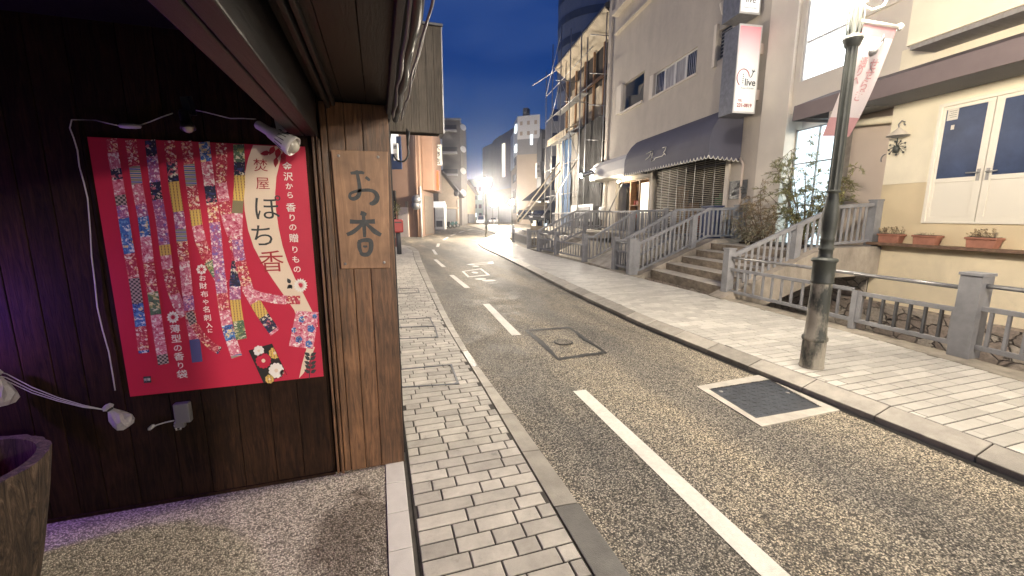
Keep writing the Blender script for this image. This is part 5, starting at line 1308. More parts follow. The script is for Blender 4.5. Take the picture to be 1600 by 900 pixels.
# live sign
def lightbox(name, label, s, o0, o1, z0, z1, face, thick=.5):
    t = thing(name, label, 'sign', F(s, o0, z0), 'projecting lightbox signs on the grey building')
    mb = MB(FM); mb.box((s + .012, o0, z0), (s + thick, o1, z1)); mb.build('case', 'iron_grey', t, bevel=0.01)
    mb = MB(FM); 
    for a, b, c, d in ((o0, o0 + .03, z0, z1), (o1 - .03, o1, z0, z1), (o0 + .03, o1 - .03, z0, z0 + .05), (o0 + .03, o1 - .03, z1 - .05, z1)): mb.box((s - .01, a, c), (s + .011, b, d))
    mb.build('frame', 'metal_white', t)
    mb = MB(FM); mb.box((s, o0 + .031, z0 + .051), (s + .011, o1 - .031, z1 - .051)); fc = mb.build('face', face, t)
    mb = MB(FM)
    for z in (z0 + .55, z1 - .55): mb.box((s + .1, .0, z - .14), (s + .35, o0, z + .14))
    mb.build('bracket', 'facade_pink', t); return t, fc
sg, fc = lightbox('lightbox_sign', 'tall white lightbox sign with a pink top, the word live and a phone number', 3.70, .19, .90, 4.64, 6.96, 'sign_face', .62)
# the panel's own object origin must sit at its foot for the printed fade
off = F(3.70, .5, 4.69) - wloc(fc); fc.location = off
for v in fc.data.vertices: v.co -= off
XD = -FN; ZD = Vector((0, 0, 1))
def st(body, size, o, z, m_, bold=0.0, al='CENTER', asp=1.0): return text_mesh(body, size, F(3.689, o, z), XD, ZD, 'lettering', m_, sg, 0.0, bold, al, 1.0, asp)
merge([st('live', .26, .43, 5.46, 'ink', .004), st('Flower & Garden', .058, .50, 5.31, 'ink')], 'lettering')
merge([st('TEL', .085, .70, 4.98, 'post_red', .002), st('231-0819', .135, .55, 4.85, 'post_red', .004, asp=.92)], 'lettering')
mb = MB(FM); c = Vector((3.688, .66, 5.58))
mb.tube([c + Vector((0, -.19 * math.cos(R(q)), .23 * math.sin(R(q)))) for q in range(10, 250, 12)], .011, 5); mb.build('arc_mark', 'poster_darkred', sg)
mb = MB(FM); mb.tube([(3.688, .45, 5.60), (3.688, .40, 5.62), (3.688, .37, 5.72), (3.688, .33, 5.80)], .010, 5); mb.tube([(3.688, .40, 5.80), (3.688, .36, 5.74), (3.688, .30, 5.77)], .010, 5)
for k in range(5): mb.tube([(3.688, .66, 5.68 - k * .055), (3.688, .66, 5.655 - k * .055)], .012, 5)
mb.build('sprig_mark', 'ink', sg)
sg2, fc2 = lightbox('lightbox_sign', 'lightbox sign cut off by the top edge, above the live sign', 4.0, .08, .72, 7.36, 9.3, 'lit_white', .75)
text_mesh('Flower & Garden', .058, F(3.989, .40, 7.52), XD, ZD, 'lettering', 'ink', sg2); text_mesh('live', .24, F(3.989, .40, 7.72), XD, ZD, 'lettering', 'ink', sg2)
mb = MB(FM); mb.lathe([(.002, 0), (.11, .01), (.12, .1), (.12, .32), (.10, .34)], (5.3, .22, 7.95), 14, axis=(0, .35, 1)); tag(mb.build('wall_vent', 'facade_pale'), 'round vent hood on the wall between the two lightbox signs', 'vent')

# ================================================================== PLANTS ON THE LANDING
def leafy(mb, p, d, l, w, mi=0):
    d = Vector(d).normalized(); s = d.cross(Vector((random.uniform(-.4, .4), random.uniform(-.4, .4), 1))).normalized() * w / 2; dr = Vector((0, 0, -l * .12))
    a = [mb.v(q) for q in (p, p + d * l * .4 + s, p + d * l + dr, p + d * l * .4 - s)]; mb.face(a, mi)
def shrub(name, label, cat, base, stems, leafm, stemm, leafn, ll, lw, droop):
    t = thing(name, label, cat, base)
    st_, lf = MB(), MB()
    for (ds, do, h, lean) in stems:
        p = Vector(base); tip = F(ds, do, h); mid = (p + tip) / 2 + Vector((random.uniform(-.1, .1), random.uniform(-.1, .1), .12)); P = []
        for k in range(9):
            u = k / 8; P.append((p * (1 - u) + mid * u) * (1 - u) + (mid * (1 - u) + tip * u) * u)
        st_.tube(P, [.018 * (1 - .8 * k / 8) for k in range(9)], 5)
        for k in range(2, 9):
            for _ in range(3):
                dv = Vector((random.gauss(0, 1), random.gauss(0, 1), random.gauss(.1, .55))).normalized(); L_ = random.uniform(.18, .50) * lean; q = P[k] + dv * L_ + Vector((0, 0, -droop * L_))
                m_ = (P[k] + q) / 2 + Vector((0, 0, .04)); st_.tube([P[k], m_, q], [.006, .004, .002], 4)
                for j in range(leafn):
                    u = random.uniform(.25, 1.05); c = P[k] * (1 - u) + q * u + Vector((0, 0, .04 * (1 - abs(2 * u - 1)))); e = dv + Vector((random.gauss(0, .8), random.gauss(0, .8), random.gauss(0, .5)))
                    leafy(lf, c, e, ll * random.uniform(.6, 1.3), lw * random.uniform(.7, 1.2))
    st_.build('stems', stemm, t); lf.build('foliage', leafm, t, normals=False); return t
shrub('bamboo_shrub', 'airy green bamboo like shrub in front of the lit entrance', 'shrub', F(1.4, .35, 1.0),
      [(1.75, .25, 3.55, .75), (2.3, .45, 2.9, .8), (1.3, .3, 2.7, .9), (2.7, .5, 2.45, .8), (.55, .45, 2.55, .8), (.25, .55, 2.35, .8), (1.0, .6, 2.3, .9), (2.0, .6, 3.2, .7), (1.7, .7, 2.2, .8), (.1, .6, 2.75, .6), (2.6, .3, 3.1, .6), (2.1, .35, 3.4, .6), (1.5, .5, 2.9, .8), (.7, .5, 2.7, .7), (.35, .7, 2.5, .8), (1.9, .5, 2.5, .9)], 'leaf_green', 'twig', 22, .115, .022, .3)
random.seed(21)
shrub('dry_shrub', 'brown dried shrub beside the top of the steps', 'shrub', F(2.3, .7, 1.0),
      [(2.9, .8, 2.3, .7), (2.5, .9, 2.15, .8), (2.1, .8, 1.95, .8), (3.1, .7, 2.0, .7), (1.7, .8, 1.8, .7), (2.7, .6, 2.6, .6)], 'leaf_dry', 'twig', 24, .10, .014, .35)
shrub('pale_shrub', 'low pale grey leaved shrub spilling over the landing', 'shrub', F(2.55, 1.0, 1.0),
      [(3.0, 1.2, 1.75, .7), (2.5, 1.35, 1.6, .7), (2.1, 1.3, 1.5, .7), (2.8, 1.0, 1.95, .6), (1.7, 1.2, 1.5, .6)], 'leaf_grey', 'twig', 22, .06, .024, .3)
pbx = MB(FM); pbx.box((.35, .05, .99), (2.9, .95, 1.06)); struct(pbx.build('soil_bed', 'soil'))

# ================================================================== SCAFFOLDED HOUSE
scf = thing('scaffolded_house', 'old house under repair, wrapped in dark and blue sheets behind scaffolding', 'house', F(19.5, 0, 0))
mb = MB(FM); mb.box((14.95, -7, .5), (24.4, -.75, 11.9)); mb.build('wall', 'interior_dark', scf)
mb = MB(FM); mb.prism([(14.95, .35, 12.45), (14.95, .30, 12.62), (14.95, -5, 14.8), (14.95, -5, 14.4), (14.95, -.75, 12.2)], (9.4, 0, 0)); mb.build('roof', 'dark_tile', scf)
mb = MB(FM); mb.prism([(15.0, .30, 12.44), (15.0, -.74, 11.7), (15.0, -.74, 11.6), (15.0, .30, 12.38)], (9.3, 0, 0)); mb.build('eave_soffit', 'plywood', scf)
mb = MB(FM)
for k in range(5):
    s = 15.1 + k * .92; mb.box((s, -.72, 7.4 + .05 * k), (s + .90, -.68, 9.4 + .1 * (k % 2)))
for k in range(4): mb.box((20.4 + k * .9, -.70, 5.2 + .1 * k), (21.28 + k * .9, -.66, 11.2 - .3 * k))
mb.build('plywood_sheet', 'plywood', scf)
mb = MB(FM)
for s in (15.3, 17.0, 18.6, 20.2, 22.0, 24.0): mb.box((s, -.66, 1), (s + .14, -.54, 11.6))
for z in (5.0, 7.2, 9.7): mb.box((15, -.54, z), (24.2, -.46, z + .18))
mb.build('timber_frame', 'goods_wood', scf)
def sheet(name, m, s0, s1, o, z0, z1, amp, label=None):
    mb = MB(FM); nx, nz = 26, 18; G = []
    for j in range(nz + 1):
        row = []
        for i in range(nx + 1):
            u, v = i / nx, j / nz; s = s0 + (s1 - s0) * u; z = z0 + (z1 - z0) * v
            row.append(mb.v((s, o + amp * mnoise.noise(Vector((s * 1.6, z * .5, o * 7))) + amp * .7 * mnoise.noise(Vector((s * 4, z * .9, 3))), z + .08 * mnoise.noise(Vector((s * 2, 5, o))))))
        G.append(row)
    for j in range(nz):
        for i in range(nx): mb.face([G[j][i], G[j][i + 1], G[j + 1][i + 1], G[j + 1][i]], 0, True)
    return mb.build(name, m, scf)
sheet('dark_tarp', 'tarp_dark', 15.5, 19.3, .02, 1.0, 7.3, .16); sheet('beige_sheet', 'sheet_beige', 19.3, 20.6, .10, 1.0, 7.1, .12); sheet('blue_sheet', 'tarp_blue', 20.5, 22.3, .16, 1.0, 7.0, .12); sheet('beige_sheet', 'sheet_beige', 22.3, 24.3, .12, 1.0, 7.3, .12)
mb = MB(FM); mb.prism([(19.0, .25, 7.6), (19.0, 1.0, 7.2), (19.0, 1.0, 7.14), (19.0, .25, 7.54)], (4.6, 0, 0))
for k in range(9): mb.prism([(19.1 + k * .5, 1.02, 7.22), (19.1 + k * .5, 1.02, 6.8), (19.1 + k * .5, 1.0, 6.8), (19.1 + k * .5, 1.0, 7.22)], (.4, 0, 0))
mb.build('striped_canopy', 'plywood', scf)
sca = thing('scaffold', 'steel tube scaffold in front of the sheeted house', 'scaffold', F(19, .8, 1))
for s, o, zt in ((15.15, .12, 13.0), (16.8, .9, 12.0), (18.6, .95, 12.8), (20.6, .95, 13.8), (22.6, .95, 13.4), (24.3, .95, 12.2), (17.6, .25, 12.0), (21.6, .3, 12.0)):
    mb = MB(FM); mb.tube([(s, o, 1.0), (s, o, zt)], .034, 6); mb.build('standard', 'steel', sca)
for z in (3.2, 5.1, 6.9, 8.7, 10.5):
    mb = MB(FM); mb.tube([(15.0 if z > 8 else 16.8, .92, z), (24.6, .92, z)], .026, 6); mb.build('ledger', 'steel', sca)
for s, z in ((15.3, 11.2), (15.3, 9.3), (15.3, 7.7), (15.4, 5.9), (18.6, 8.7), (20.6, 10.5), (22.6, 6.9), (20.6, 6.9)):
    mb = MB(FM); mb.tube([(s, -.3, z), (s, 1.3 if s > 16 else .95, z)], .026, 6); mb.build('transom', 'steel', sca)
for a, b in (((16.8, .95, 5.1), (18.6, .95, 6.9)), ((18.6, .97, 8.7), (20.6, .97, 10.5)), ((22.6, .97, 8.7), (20.6, .97, 10.5)), ((24.3, .97, 10.5), (20.6, .97, 13.4)), ((20.6, .97, 6.9), (22.6, .97, 8.7)), ((24.3, .97, 6.9), (22.6, .97, 5.1))):
    mb = MB(FM); mb.tube([a, b], .022, 6); mb.build('brace', 'steel', sca)
for z, s0, s1 in ((6.95, 19.0, 24.0), (8.75, 17.0, 22.4)):
    mb = MB(FM); mb.box((s0, .35, z), (s1, .85, z + .05)); mb.build('deck', 'steel', sca)
mb = MB(FM); mb.tube([(24.6, 1.9, 11.3), (20.4, .9, 11.3)], .03, 6); mb.build('outrigger', 'steel', sca)
for p0, p1, q0, label in ((far(806, 345, 25.5), F(20.6, .95, 5.3), .04, 'long pale pole propped from the fence up to the scaffold, upper of two'), (far(810, 349, 25.0), F(20.3, .95, 4.75), .04, 'long pale pole propped from the fence up to the scaffold, lower of two'), (far(848, 338, 22.0), F(17.2, .95, 4.9), .035, 'dark diagonal prop nearest the blue sheet')):
    mb = MB(); mb.tube([p0, p1], q0, 6); tag(mb.build('prop_pole', 'plywood' if 'pale' in label else 'steel'), label, 'pole')
mb = MB(FM); mb.tube([(14.2, .5, 1.0), (11.9, .3, 3.4)], .03, 6); tag(mb.build('leaning_pole', 'steel'), 'thin steel pole leaning by the white awning entrance', 'pole')
bdn = thing('notice_board', 'white framed notice board with a dark face beside the dark tarp', 'notice board', F(17, .4, 1.4))
mb = MB(FM); mb.box((15.6, .38, 1.45), (19.4, .44, 2.45)); mb.build('board', 'metal_white', bdn); mb = MB(FM); mb.box((15.9, .442, 1.6), (18.2, .47, 2.3)); mb.build('face', 'shutter_grey', bdn)
mb = MB(FM); mb.box((15.8, .38, 1), (15.9, .44, 1.45)); mb.box((19.1, .38, 1), (19.2, .44, 1.45)); mb.build('leg', 'metal_white', bdn)
mtr = MB(FM); mtr.lathe([(.002, 1.55), (.13, 1.6), (.17, 1.75), (.17, 2.1), (.14, 2.25), (.002, 2.3)], (14.7, .2, 0), 12); mtr.tube([(14.7, .2, 2.25), (14.7, .1, 3.6)], .03, 6); tag(mtr.build('gas_meter', 'metal_white'), 'white rounded meter on the wall between tarp and entrance', 'meter')

# ================================================================== FARTHER BUILDINGS, RIGHT SIDE
def V2(p): return Vector((p.x, p.y, 0))
def block(mb, A, B, depth, z0, z1, mi=0):
    A, B = V2(A), V2(B); d = (B - A).normalized(); n = Vector((-d.y, d.x, 0)) * depth; mb.prism([v + Vector((0, 0, z0)) for v in (A, B, B + n, A + n)], (0, 0, z1 - z0), mi)
def onface(mb, A, B, u0, u1, z0, z1, th=0.06, mi=0):
    """a thin piece on the face A-B (seen from its right-hand side)"""
    A, B = V2(A), V2(B); d = B - A; n = Vector((d.y, -d.x, 0)).normalized() * th; a, b = A + d * u0 + n * .05, A + d * u1 + n * .05
    mb.prism([v + Vector((0, 0, z0)) for v in (a, b, b + n, a + n)], (0, 0, z1 - z0), mi)
# slate tower behind the scaffold
tw_ = thing('slate_tower', 'tall blue grey tower with dark curved floor bands behind the scaffold', 'tower', V2(far(910, 340, 70)))
A, B = V2(far(874, 300, 70)), V2(far(1010, 300, 70)); cx = (A + B) / 2
mb = MB(); n = 20; Rr = (B - A).length / 2; cpt = cx + _fh * (Rr * .9)
ring = [cpt + Vector((math.cos(a), math.sin(a), 0)) * Rr for a in [2 * math.pi * k / 40 for k in range(40)]]
mb.prism(ring, (0, 0, 46)); mb.build('wall', 'tower_slate', tw_)
for k in range(10):
    mb = MB(); z = 12 + k * 3.4; r2 = [cpt + Vector((math.cos(a), math.sin(a), 0)) * (Rr + .05) + Vector((0, 0, z)) for a in [2 * math.pi * k / 40 for k in range(40)]]; mb.prism(r2, (0, 0, 1.1)); mb.build('window_band', 'tower_band', tw_)
# narrow dark buildings
def simple(name, label, cat, px0, px1, ytop, D, depth, m, D1=None):
    A, B = far(px0, 338, D), far(px1, 338, D1 or D); zt = far((px0 + px1) / 2, ytop, D).z
    t = thing(name, label, cat, V2((A + B) / 2)); mb = MB(); block(mb, A, B, depth, -.1, zt); mb.build('wall', m, t); return t, A, B, zt
t, A, B, zt = simple('grey_building', 'plain grey building edge just left of the scaffold', 'building', 858, 884, 178, 47, 9, 'mid_clad')
for k in range(5):
    mb = MB(); onface(mb, A, B, .12, .42, 2.2 + k * 2.4, 3.4 + k * 2.4); mb.build('window', 'glass_dark', t)
t, A, B, zt = simple('dark_building', 'narrow near black building with a white sign, in the row of right hand blocks', 'building', 845, 860, 203, 54, 10, 'dark_clad')
for k in range(4):
    mb = MB(); onface(mb, A, B, .1, .8, 2.0 + k * 2.7, 3.1 + k * 2.7); mb.build('window', 'mid_clad', t)
vs = thing('vertical_sign', 'narrow white vertical sign on the dark building over the tiled roof', 'sign', far(841, 277, 56))
mb = MB(); a, b = far(838.5, 277, 56), far(844, 277, 56); block(mb, a, b, .25, a.z, far(838.5, 254, 56).z); mb.build('panel', 'paper', vs)
for k, ch in enumerate('旅館'): text_mesh(ch, .36, (a.lerp(b, .5) - _fh * .03) + Vector((0, 0, 1.35 - k * .6)), _r, (0, 0, 1), 'lettering', 'ink', vs)
hr = thing('tiled_house', 'low house with a dark tiled roof and lit shop front beyond the parked cars', 'house', V2(far(850, 338, 50)))
mb = MB(); A, B = far(829, 338, 52), far(870, 338, 49); block(mb, A, B, 6, -.1, 3.4); mb.build('wall', 'house_tan', hr)
d = (V2(B) - V2(A)).normalized(); n = Vector((-d.y, d.x, 0))
mb = MB(); mb.prism([V2(A) - n * 1.0 - d * .6 + Vector((0, 0, 3.6)), V2(A) + n * 3 - d * .6 + Vector((0, 0, 5.9)), V2(A) + n * 6.5 - d * .6 + Vector((0, 0, 3.6))], d * 6); mb.build('roof', 'roof_tile', hr)
mb = MB(); mb.prism([V2(A) - n * 1.1 - d * .4 + Vector((0, 0, 2.5)), V2(A) - n * .05 - d * .4 + Vector((0, 0, 2.95)), V2(A) - n * .05 - d * .4 + Vector((0, 0, 2.8))], d * 5.4); mb.build('canopy', 'house_tan', hr)
for k in range(4):
    mb = MB(); onface(mb, A, B, .06 + k * .24, .22 + k * .24, .6, 2.3); mb.build('shop_window', ['lit_warm', 'glass_dark', 'far_light', 'glass_dark'][k], hr)
# office block with the white top
of = thing('office_block', 'beige office block with a taller white top storey and small lit windows', 'office block', V2(far(825, 338, 95)))
A0, A1, A2 = far(799, 338, 108), far(808, 338, 95), far(842, 338, 93)
mb = MB(); v0, v1, v2 = V2(A0), V2(A1), V2(A2); z1_ = far(808, 242, 95).z; z2_ = far(825, 182, 95).z; z3_ = far(799, 215, 108).z
mb.prism([v + Vector((0, 0, -.1)) for v in (v1, v2, v2 + (v0 - v1), v0)], (0, 0, z1_ + .1), 0)
mb.prism([v + Vector((0, 0, z1_)) for v in (v1, v2, v2 + (v0 - v1) * .5, v1 + (v0 - v1) * .5)], (0, 0, z2_ - z1_), 1)
mb.build('wall', ['office_beige', 'office_white'], of)
mb = MB(); onface(mb, v0, v1, .0, .55, z1_ * .86, z3_, .2); mb.build('corner_slab', 'office_bluish', of)
mb = MB(); onface(mb, v1, v2, 0, 1, z1_, z1_ + 3.2, .03); mb.build('grey_band', 'office_grey', of)
for j in range(4):
    for i in range(3):
        mb = MB(); onface(mb, v0, v1, .30 + i * .2, .42 + i * .2, 2.4 + j * 3.6, 4.2 + j * 3.6); mb.build('window', 'glass_dark', of)
mb = MB(); onface(mb, v1, v2, .58, .70, z1_ + 1.9, z1_ + 4.0, .05); mb.build('lit_window', 'far_light', of)
for z in (z1_ + .8, z1_ + 5.0):
    mb = MB(); onface(mb, v0, v1, .78, .98, z, z + 1.5, .3); mb.build('lit_window', 'far_light', of)
for j in range(2):
    for i, w in enumerate((.18, .5, .82)):
        mb = MB(); onface(mb, v1, v2, w - .06, w + .06, z2_ - 1.9 - j * 2.1, z2_ - 1.1 - j * 2.1, .05); mb.build('rooftop_mark', 'office_beige', of)
mb = MB(); block(mb, v1.lerp(v2, .25), v1.lerp(v2, .45), 1.5, z2_, z2_ + 1.6); mb.build('roof_tank', 'dark_clad', of)
vs = thing('vertical_sign', 'far pale vertical sign at the right edge of the beige office block', 'sign', far(840, 278, 91)); a, b = far(837, 278, 91), far(843, 278, 91)
mb = MB(); block(mb, a, b, .3, a.z, far(838, 255, 91).z); mb.build('panel', 'lit_warm', vs)
# long block with the vertical light
lb = thing('long_block', 'long dark block with one tall vertical light on its face', 'building', V2(far(780, 338, 125)))
pts = [(755, 231, 150), (771, 220, 140), (783, 212, 130), (803, 207, 118)]
for (a, ya, Da), (b, yb, Db) in zip(pts, pts[1:]):
    mb = MB(); block(mb, far(a, 338, Da), far(b, 338, Db), 14, -.1, far(a, ya, Da).z); mb.build('wing', 'office_grey', lb)
mb = MB(); a, b = far(785, 338, 128), far(791.5, 338, 125); onface(mb, a, b, .3, .75, far(788, 276, 126).z, far(788, 224, 126).z, .5); mb.build('light_strip', 'far_strip', lb)
mb = MB(); block(mb, far(757, 338, 134), far(802, 338, 112), 1.0, far(780, 320, 120).z, far(780, 296, 120).z); mb.build('podium', 'house_tan', lb)
te = thing('teal_building', 'far teal grey building closing the street', 'building', V2(far(746, 338, 150)))
A, B = far(731, 338, 150), far(762, 338, 150); mb = MB(); block(mb, A, B, 8, -.1, far(745, 280, 150).z); mb.build('wall', 'teal_clad', te)
for j in range(4):
    for i in range(4):
        mb = MB(); onface(mb, A, B, .08 + i * .24, .22 + i * .24, 1.5 + j * 3, 2.9 + j * 3, .1); mb.build('window', 'far_light' if (i, j) in ((1, 0), (2, 2), (0, 1)) else 'glass_dark', te)

# ================================================================== LEFT SIDE BEYOND THE JUNCTION
tc = thing('terracotta_building', 'terracotta coloured corner building across the side street', 'building', V2(far(640, 338, 36)))
A, B, C_ = V2(far(560, 338, 36.5)), V2(far(658, 338, 36.0)), V2(far(678, 338, 43))
mb = MB(); n = (C_ - B); mb.prism([v + Vector((0, 0, -.1)) for v in (A, B, C_, A + n)], (0, 0, 10.1)); mb.build('wall', 'terra_wall', tc)
mb = MB(); onface(mb, B, C_, .15, .92, 4.0, 9.9, .9); mb.build('jetty', 'terra_wall', tc)
mb = MB(); onface(mb, B, C_, .25, .9, .1, 3.6, .04); mb.build('passage', 'house_brown', tc)
mb = MB(); p = B - _fh * .15 - _r * .25; mb.tube([p, p + Vector((0, 0, 9.5))], .09, 8); mb.build('down_pipe', 'terra_wall', tc)
mb = MB(); p = B - _fh * .15 + _r * .05; mb.tube([p, p + Vector((0, 0, 4.2))], .07, 8); mb.build('white_pipe', 'metal_white', tc)
for (x0, x1, y0, y1, m_, nm_) in ((613, 629, 265, 214, 'glass_blue', 'window'), (615, 621, 347, 298, 'interior_dark', 'doorway'), (625, 640, 370, 324, 'facade_pink', 'sign_panel'), (640, 648, 352, 320, 'terra_wall', 'meter_box'), (636, 640, 366, 315, 'house_tan', 'side_post'), (653, 656, 335, 320, 'goods_blue', 'blue_plate')):
    a, b = far(x0, y0, 36.3), far(x1, y0, 36.1); mb = MB(); onface(mb, a, b, 0, 1, max(0, a.z), far(x0, y1, 36.3).z, .14); mb.build(nm_, m_, tc)
mb = MB(); q = far(651, 312, 35.6); mb.ball(q, .42, 10); mb.ball(far(650, 321, 35.6), .38, 10); mb.build('round_mirror', 'iron_grey', tc)
mb = MB(); onface(mb, A, B, .57, .70, 6.9, 9.9, .12); mb.build('corner_window', 'lit_white', tc)
def vsign(name, label, x0, x1, y0, y1, D, m, txt, tm, th=.3, sz=None, sc_=1.0):
    a, b = far(x0, y0, D), far(x1, y0, D); zt = far(x0, y1, D).z; t = thing(name, label, 'sign', a)
    mb = MB(); block(mb, a, b, th, a.z, zt); mb.build('panel', m, t); n = max(1, len(txt)); h = (zt - a.z) / n; c = (a + b) / 2 - _fh * .03
    if txt: merge([text_mesh(ch, sz or min(h, (b - a).length) * .92, Vector((c.x, c.y, zt - h * (k + .5))), _r, (0, 0, 1), 'lettering', tm, t, .01, .005) for k, ch in enumerate(txt)], 'lettering')
    return t
vsign('shop_sign', 'white vertical sign with black characters over the terracotta building', 678, 690.5, 258, 226, 40, 'paper', '大商店', 'ink')
vsign('shop_sign', 'small white vertical sign next to the black cable loop', 615, 622, 250, 224, 34, 'paper', '商店', 'ink')
vsign('orange_sign', 'orange vertical sign below the white vertical sign', 676.5, 686, 297, 267, 39, 'sign_orange', '', 'ink')
# letter box
ml = thing('letter_box', 'red letter box on a dark post at the timber corner', 'letter box', gz(624, 397, .03))
q = V2(gz(624, 397, .03)); mb = MB(); mb.box((q.x - .22, q.y - .2, 1.02), (q.x + .22, q.y + .2, 1.62)); mb.build('box', 'post_red', ml, bevel=.06); mb = MB(); mb.tube([q, q + Vector((0, 0, 1.03))], .11, 10); mb.build('post', 'dark_clad', ml)
mb = MB(); mb.box((q.x - .15, q.y - .215, 1.45), (q.x + .15, q.y - .2, 1.50)); mb.build('slot', 'ink', ml)
pb_ = thing('potted_plant', 'green plant showing past the timber corner above the letter box', 'plant', V2(far(620, 338, 24)))
mb = MB(); c = far(619, 327, 24)
for k in range(160): 
    p = c + Vector((random.gauss(0, .16), random.gauss(0, .16), random.gauss(0, .2))); leafy(mb, p, (random.gauss(0, 1), random.gauss(0, 1), random.gauss(.2, 1)), .14, .06)
mb.build('foliage', 'leaf_green', pb_, normals=False); mb = MB(); p = V2(c); mb.lathe([(.16, 0.03), (.22, .5), (.23, .52), (.20, .52)], p, 12); mb.tube([p + Vector((0, 0, .5)), c], .03, 5); mb.build('pot', 'terracotta', pb_)
# kiosk, shed, houses, flats
kk = thing('white_kiosk', 'white kiosk with a dark window beside the terracotta building', 'kiosk', V2(far(687, 338, 57)))
A, B = V2(far(680, 338, 57)), V2(far(694, 338, 57)); mb = MB(); block(mb, A, B, 2.0, 0, 3.4); mb.build('wall', 'metal_white', kk)
mb = MB(); onface(mb, A, B, .1, .8, .35, 1.15, .05); mb.build('window', 'shutter_grey', kk); mb = MB(); onface(mb, A, B, -.1, 1.15, 2.9, 3.7, .5); mb.build('lit_canopy', 'lit_white', kk)
mb = MB(); onface(mb, A, B, .1, .9, 1.5, 1.55, .04); mb.build('rail', 'steel', kk)
sh = thing('gabled_shed', 'brown gabled house with a grey roller shutter behind the motorcycles', 'house', V2(far(707, 338, 70)))
A, B = V2(far(686, 338, 68)), V2(far(718, 338, 74)); d = (B - A).normalized(); n = Vector((-d.y, d.x, 0))
hl_, hh, hr_ = 5.9, 8.6, 5.0
mb = MB(); mb.prism([A + Vector((0, 0, -.1)), B + Vector((0, 0, -.1)), B + Vector((0, 0, hr_)), A.lerp(B, .15) + Vector((0, 0, hh)), A + Vector((0, 0, hh - .3))], n * 8); mb.build('wall', 'house_brown', sh)
mb = MB(); mb.prism([A.lerp(B, .08) - n * .6 + Vector((0, 0, hh + .1)), B + d * .9 - n * .6 + Vector((0, 0, hr_ - .1)), B + d * .9 - n * .6 + Vector((0, 0, hr_ + .2)), A.lerp(B, .08) - n * .6 + Vector((0, 0, hh + .4))], n * 8.5); mb.build('roof', 'roof_tile', sh)
mb = MB(); onface(mb, A, B, .30, .80, 0, 3.0, .05); mb.build('roller_shutter', 'shutter_grey', sh); mb = MB(); onface(mb, A, B, .26, .84, 3.0, 3.3, .4); mb.build('shutter_hood', 'house_tan', sh)
mb = MB(); p = A.lerp(B, .88) - n * .2; mb.tube([p, p + Vector((0, 0, 4.6))], .08, 6); mb.build('down_pipe', 'metal_white', sh)
mb = MB(); q = p + Vector((0, 0, 5.6)); mb.ball(q - d * .5, .5, 8); mb.build('round_sign', 'shutter_grey', sh)
h2 = thing('tan_house', 'tan gabled house next in line after the brown one', 'house', V2(far(732, 338, 88)))
A, B = V2(far(716, 338, 84)), V2(far(743, 338, 96)); d = (B - A).normalized(); n = Vector((-d.y, d.x, 0))
mb = MB(); mb.prism([A + Vector((0, 0, -.1)), B + Vector((0, 0, -.1)), B + Vector((0, 0, 6.6)), A.lerp(B, .5) + Vector((0, 0, 8.6)), A + Vector((0, 0, 8.2))], n * 9); mb.build('wall', 'house_tan', h2)
mb = MB(); mb.prism([A - n * .6 + Vector((0, 0, 8.6)), A.lerp(B, .45) - n * .6 + Vector((0, 0, 9.0)), B + d * .8 - n * .6 + Vector((0, 0, 6.5)), B + d * .8 - n * .6 + Vector((0, 0, 6.8)), A.lerp(B, .45) - n * .6 + Vector((0, 0, 9.3)), A - n * .6 + Vector((0, 0, 8.9))], n * 9); mb.build('roof', 'roof_tile', h2)
mb = MB(); onface(mb, A, B, -.1, .12, 0, 6.2, .3); mb.build('white_shutter', 'metal_white', h2); mb = MB(); onface(mb, A, B, .5, .85, .3, 2.2, .3); mb.build('noticeboard', 'shutter_grey', h2)
ap = thing('apartment_block', 'grey apartment block with stacked balconies and white satellite dishes', 'apartment block', V2(far(698, 338, 80)))
A, B = V2(far(640, 338, 80)), V2(far(722, 338, 80)); zt = far(700, 188, 80).z; mb = MB(); block(mb, A, B, 10, -.1, zt); mb.build('wall', 'apt_grey', ap)
mb = MB(); onface(mb, A, B, -.02, 1.02, zt, zt + .3, .5); mb.build('parapet', 'office_grey', ap)
for y in (207, 241, 275, 309):
    z = far(700, y, 80).z; mb = MB(); onface(mb, A, B, .40, .94, z, z + .28, 1.6); mb.build('balcony_slab', 'office_grey', ap); 
    mb = MB(); onface(mb, A, B, .40, .94, z + .28, z + 1.2, .5); bk = mb.build('balcony_recess', 'apt_dark', ap)
    mb = MB(); onface(mb, A, B, .52, .66, z + .5, z + 2.6, .55); mb.build('window', 'office_bluish', ap)
    mb = MB(); onface(mb, A, B, .38, .50, z + .3, z + 2.8, .52); mb.build('dark_bay', 'apt_dark', ap)
    mb = MB(); c = far(722.5, y - 7, 79); mb.lathe([(.002, 0), (.4, .08), (.62, .3), (.60, .32), (.002, .12)], c, 14, axis=(.4, -1, .3)); mb.build('satellite_dish', 'metal_white', ap)

# ================================================================== THIN HAZE ADDED FOR THE GLOW AROUND THE LAMPS
hz = MB(); hz.box((-120, -60, -3.2), (140, 190, 60)); hz = struct(hz.build('haze', 'cable_white'), 'stuff')
hm = bpy.data.materials.new('haze'); hm.use_nodes = True; hn = hm.node_tree.nodes; hn.remove(hn['Principled BSDF'])
pv = hn.new('ShaderNodeVolumePrincipled'); pv.inputs['Color'].default_value = (0.9, 0.93, 1.0, 1); pv.inputs['Density'].default_value = HAZE; pv.inputs['Anisotropy'].default_value = 0.93
hm.node_tree.links.new(pv.outputs['Volume'], hn['Material Output'].inputs['Volume'])
hz.data.materials.clear(); hz.data.materials.append(hm); hz['label'] = 'thin haze added for the glow around the lamps'

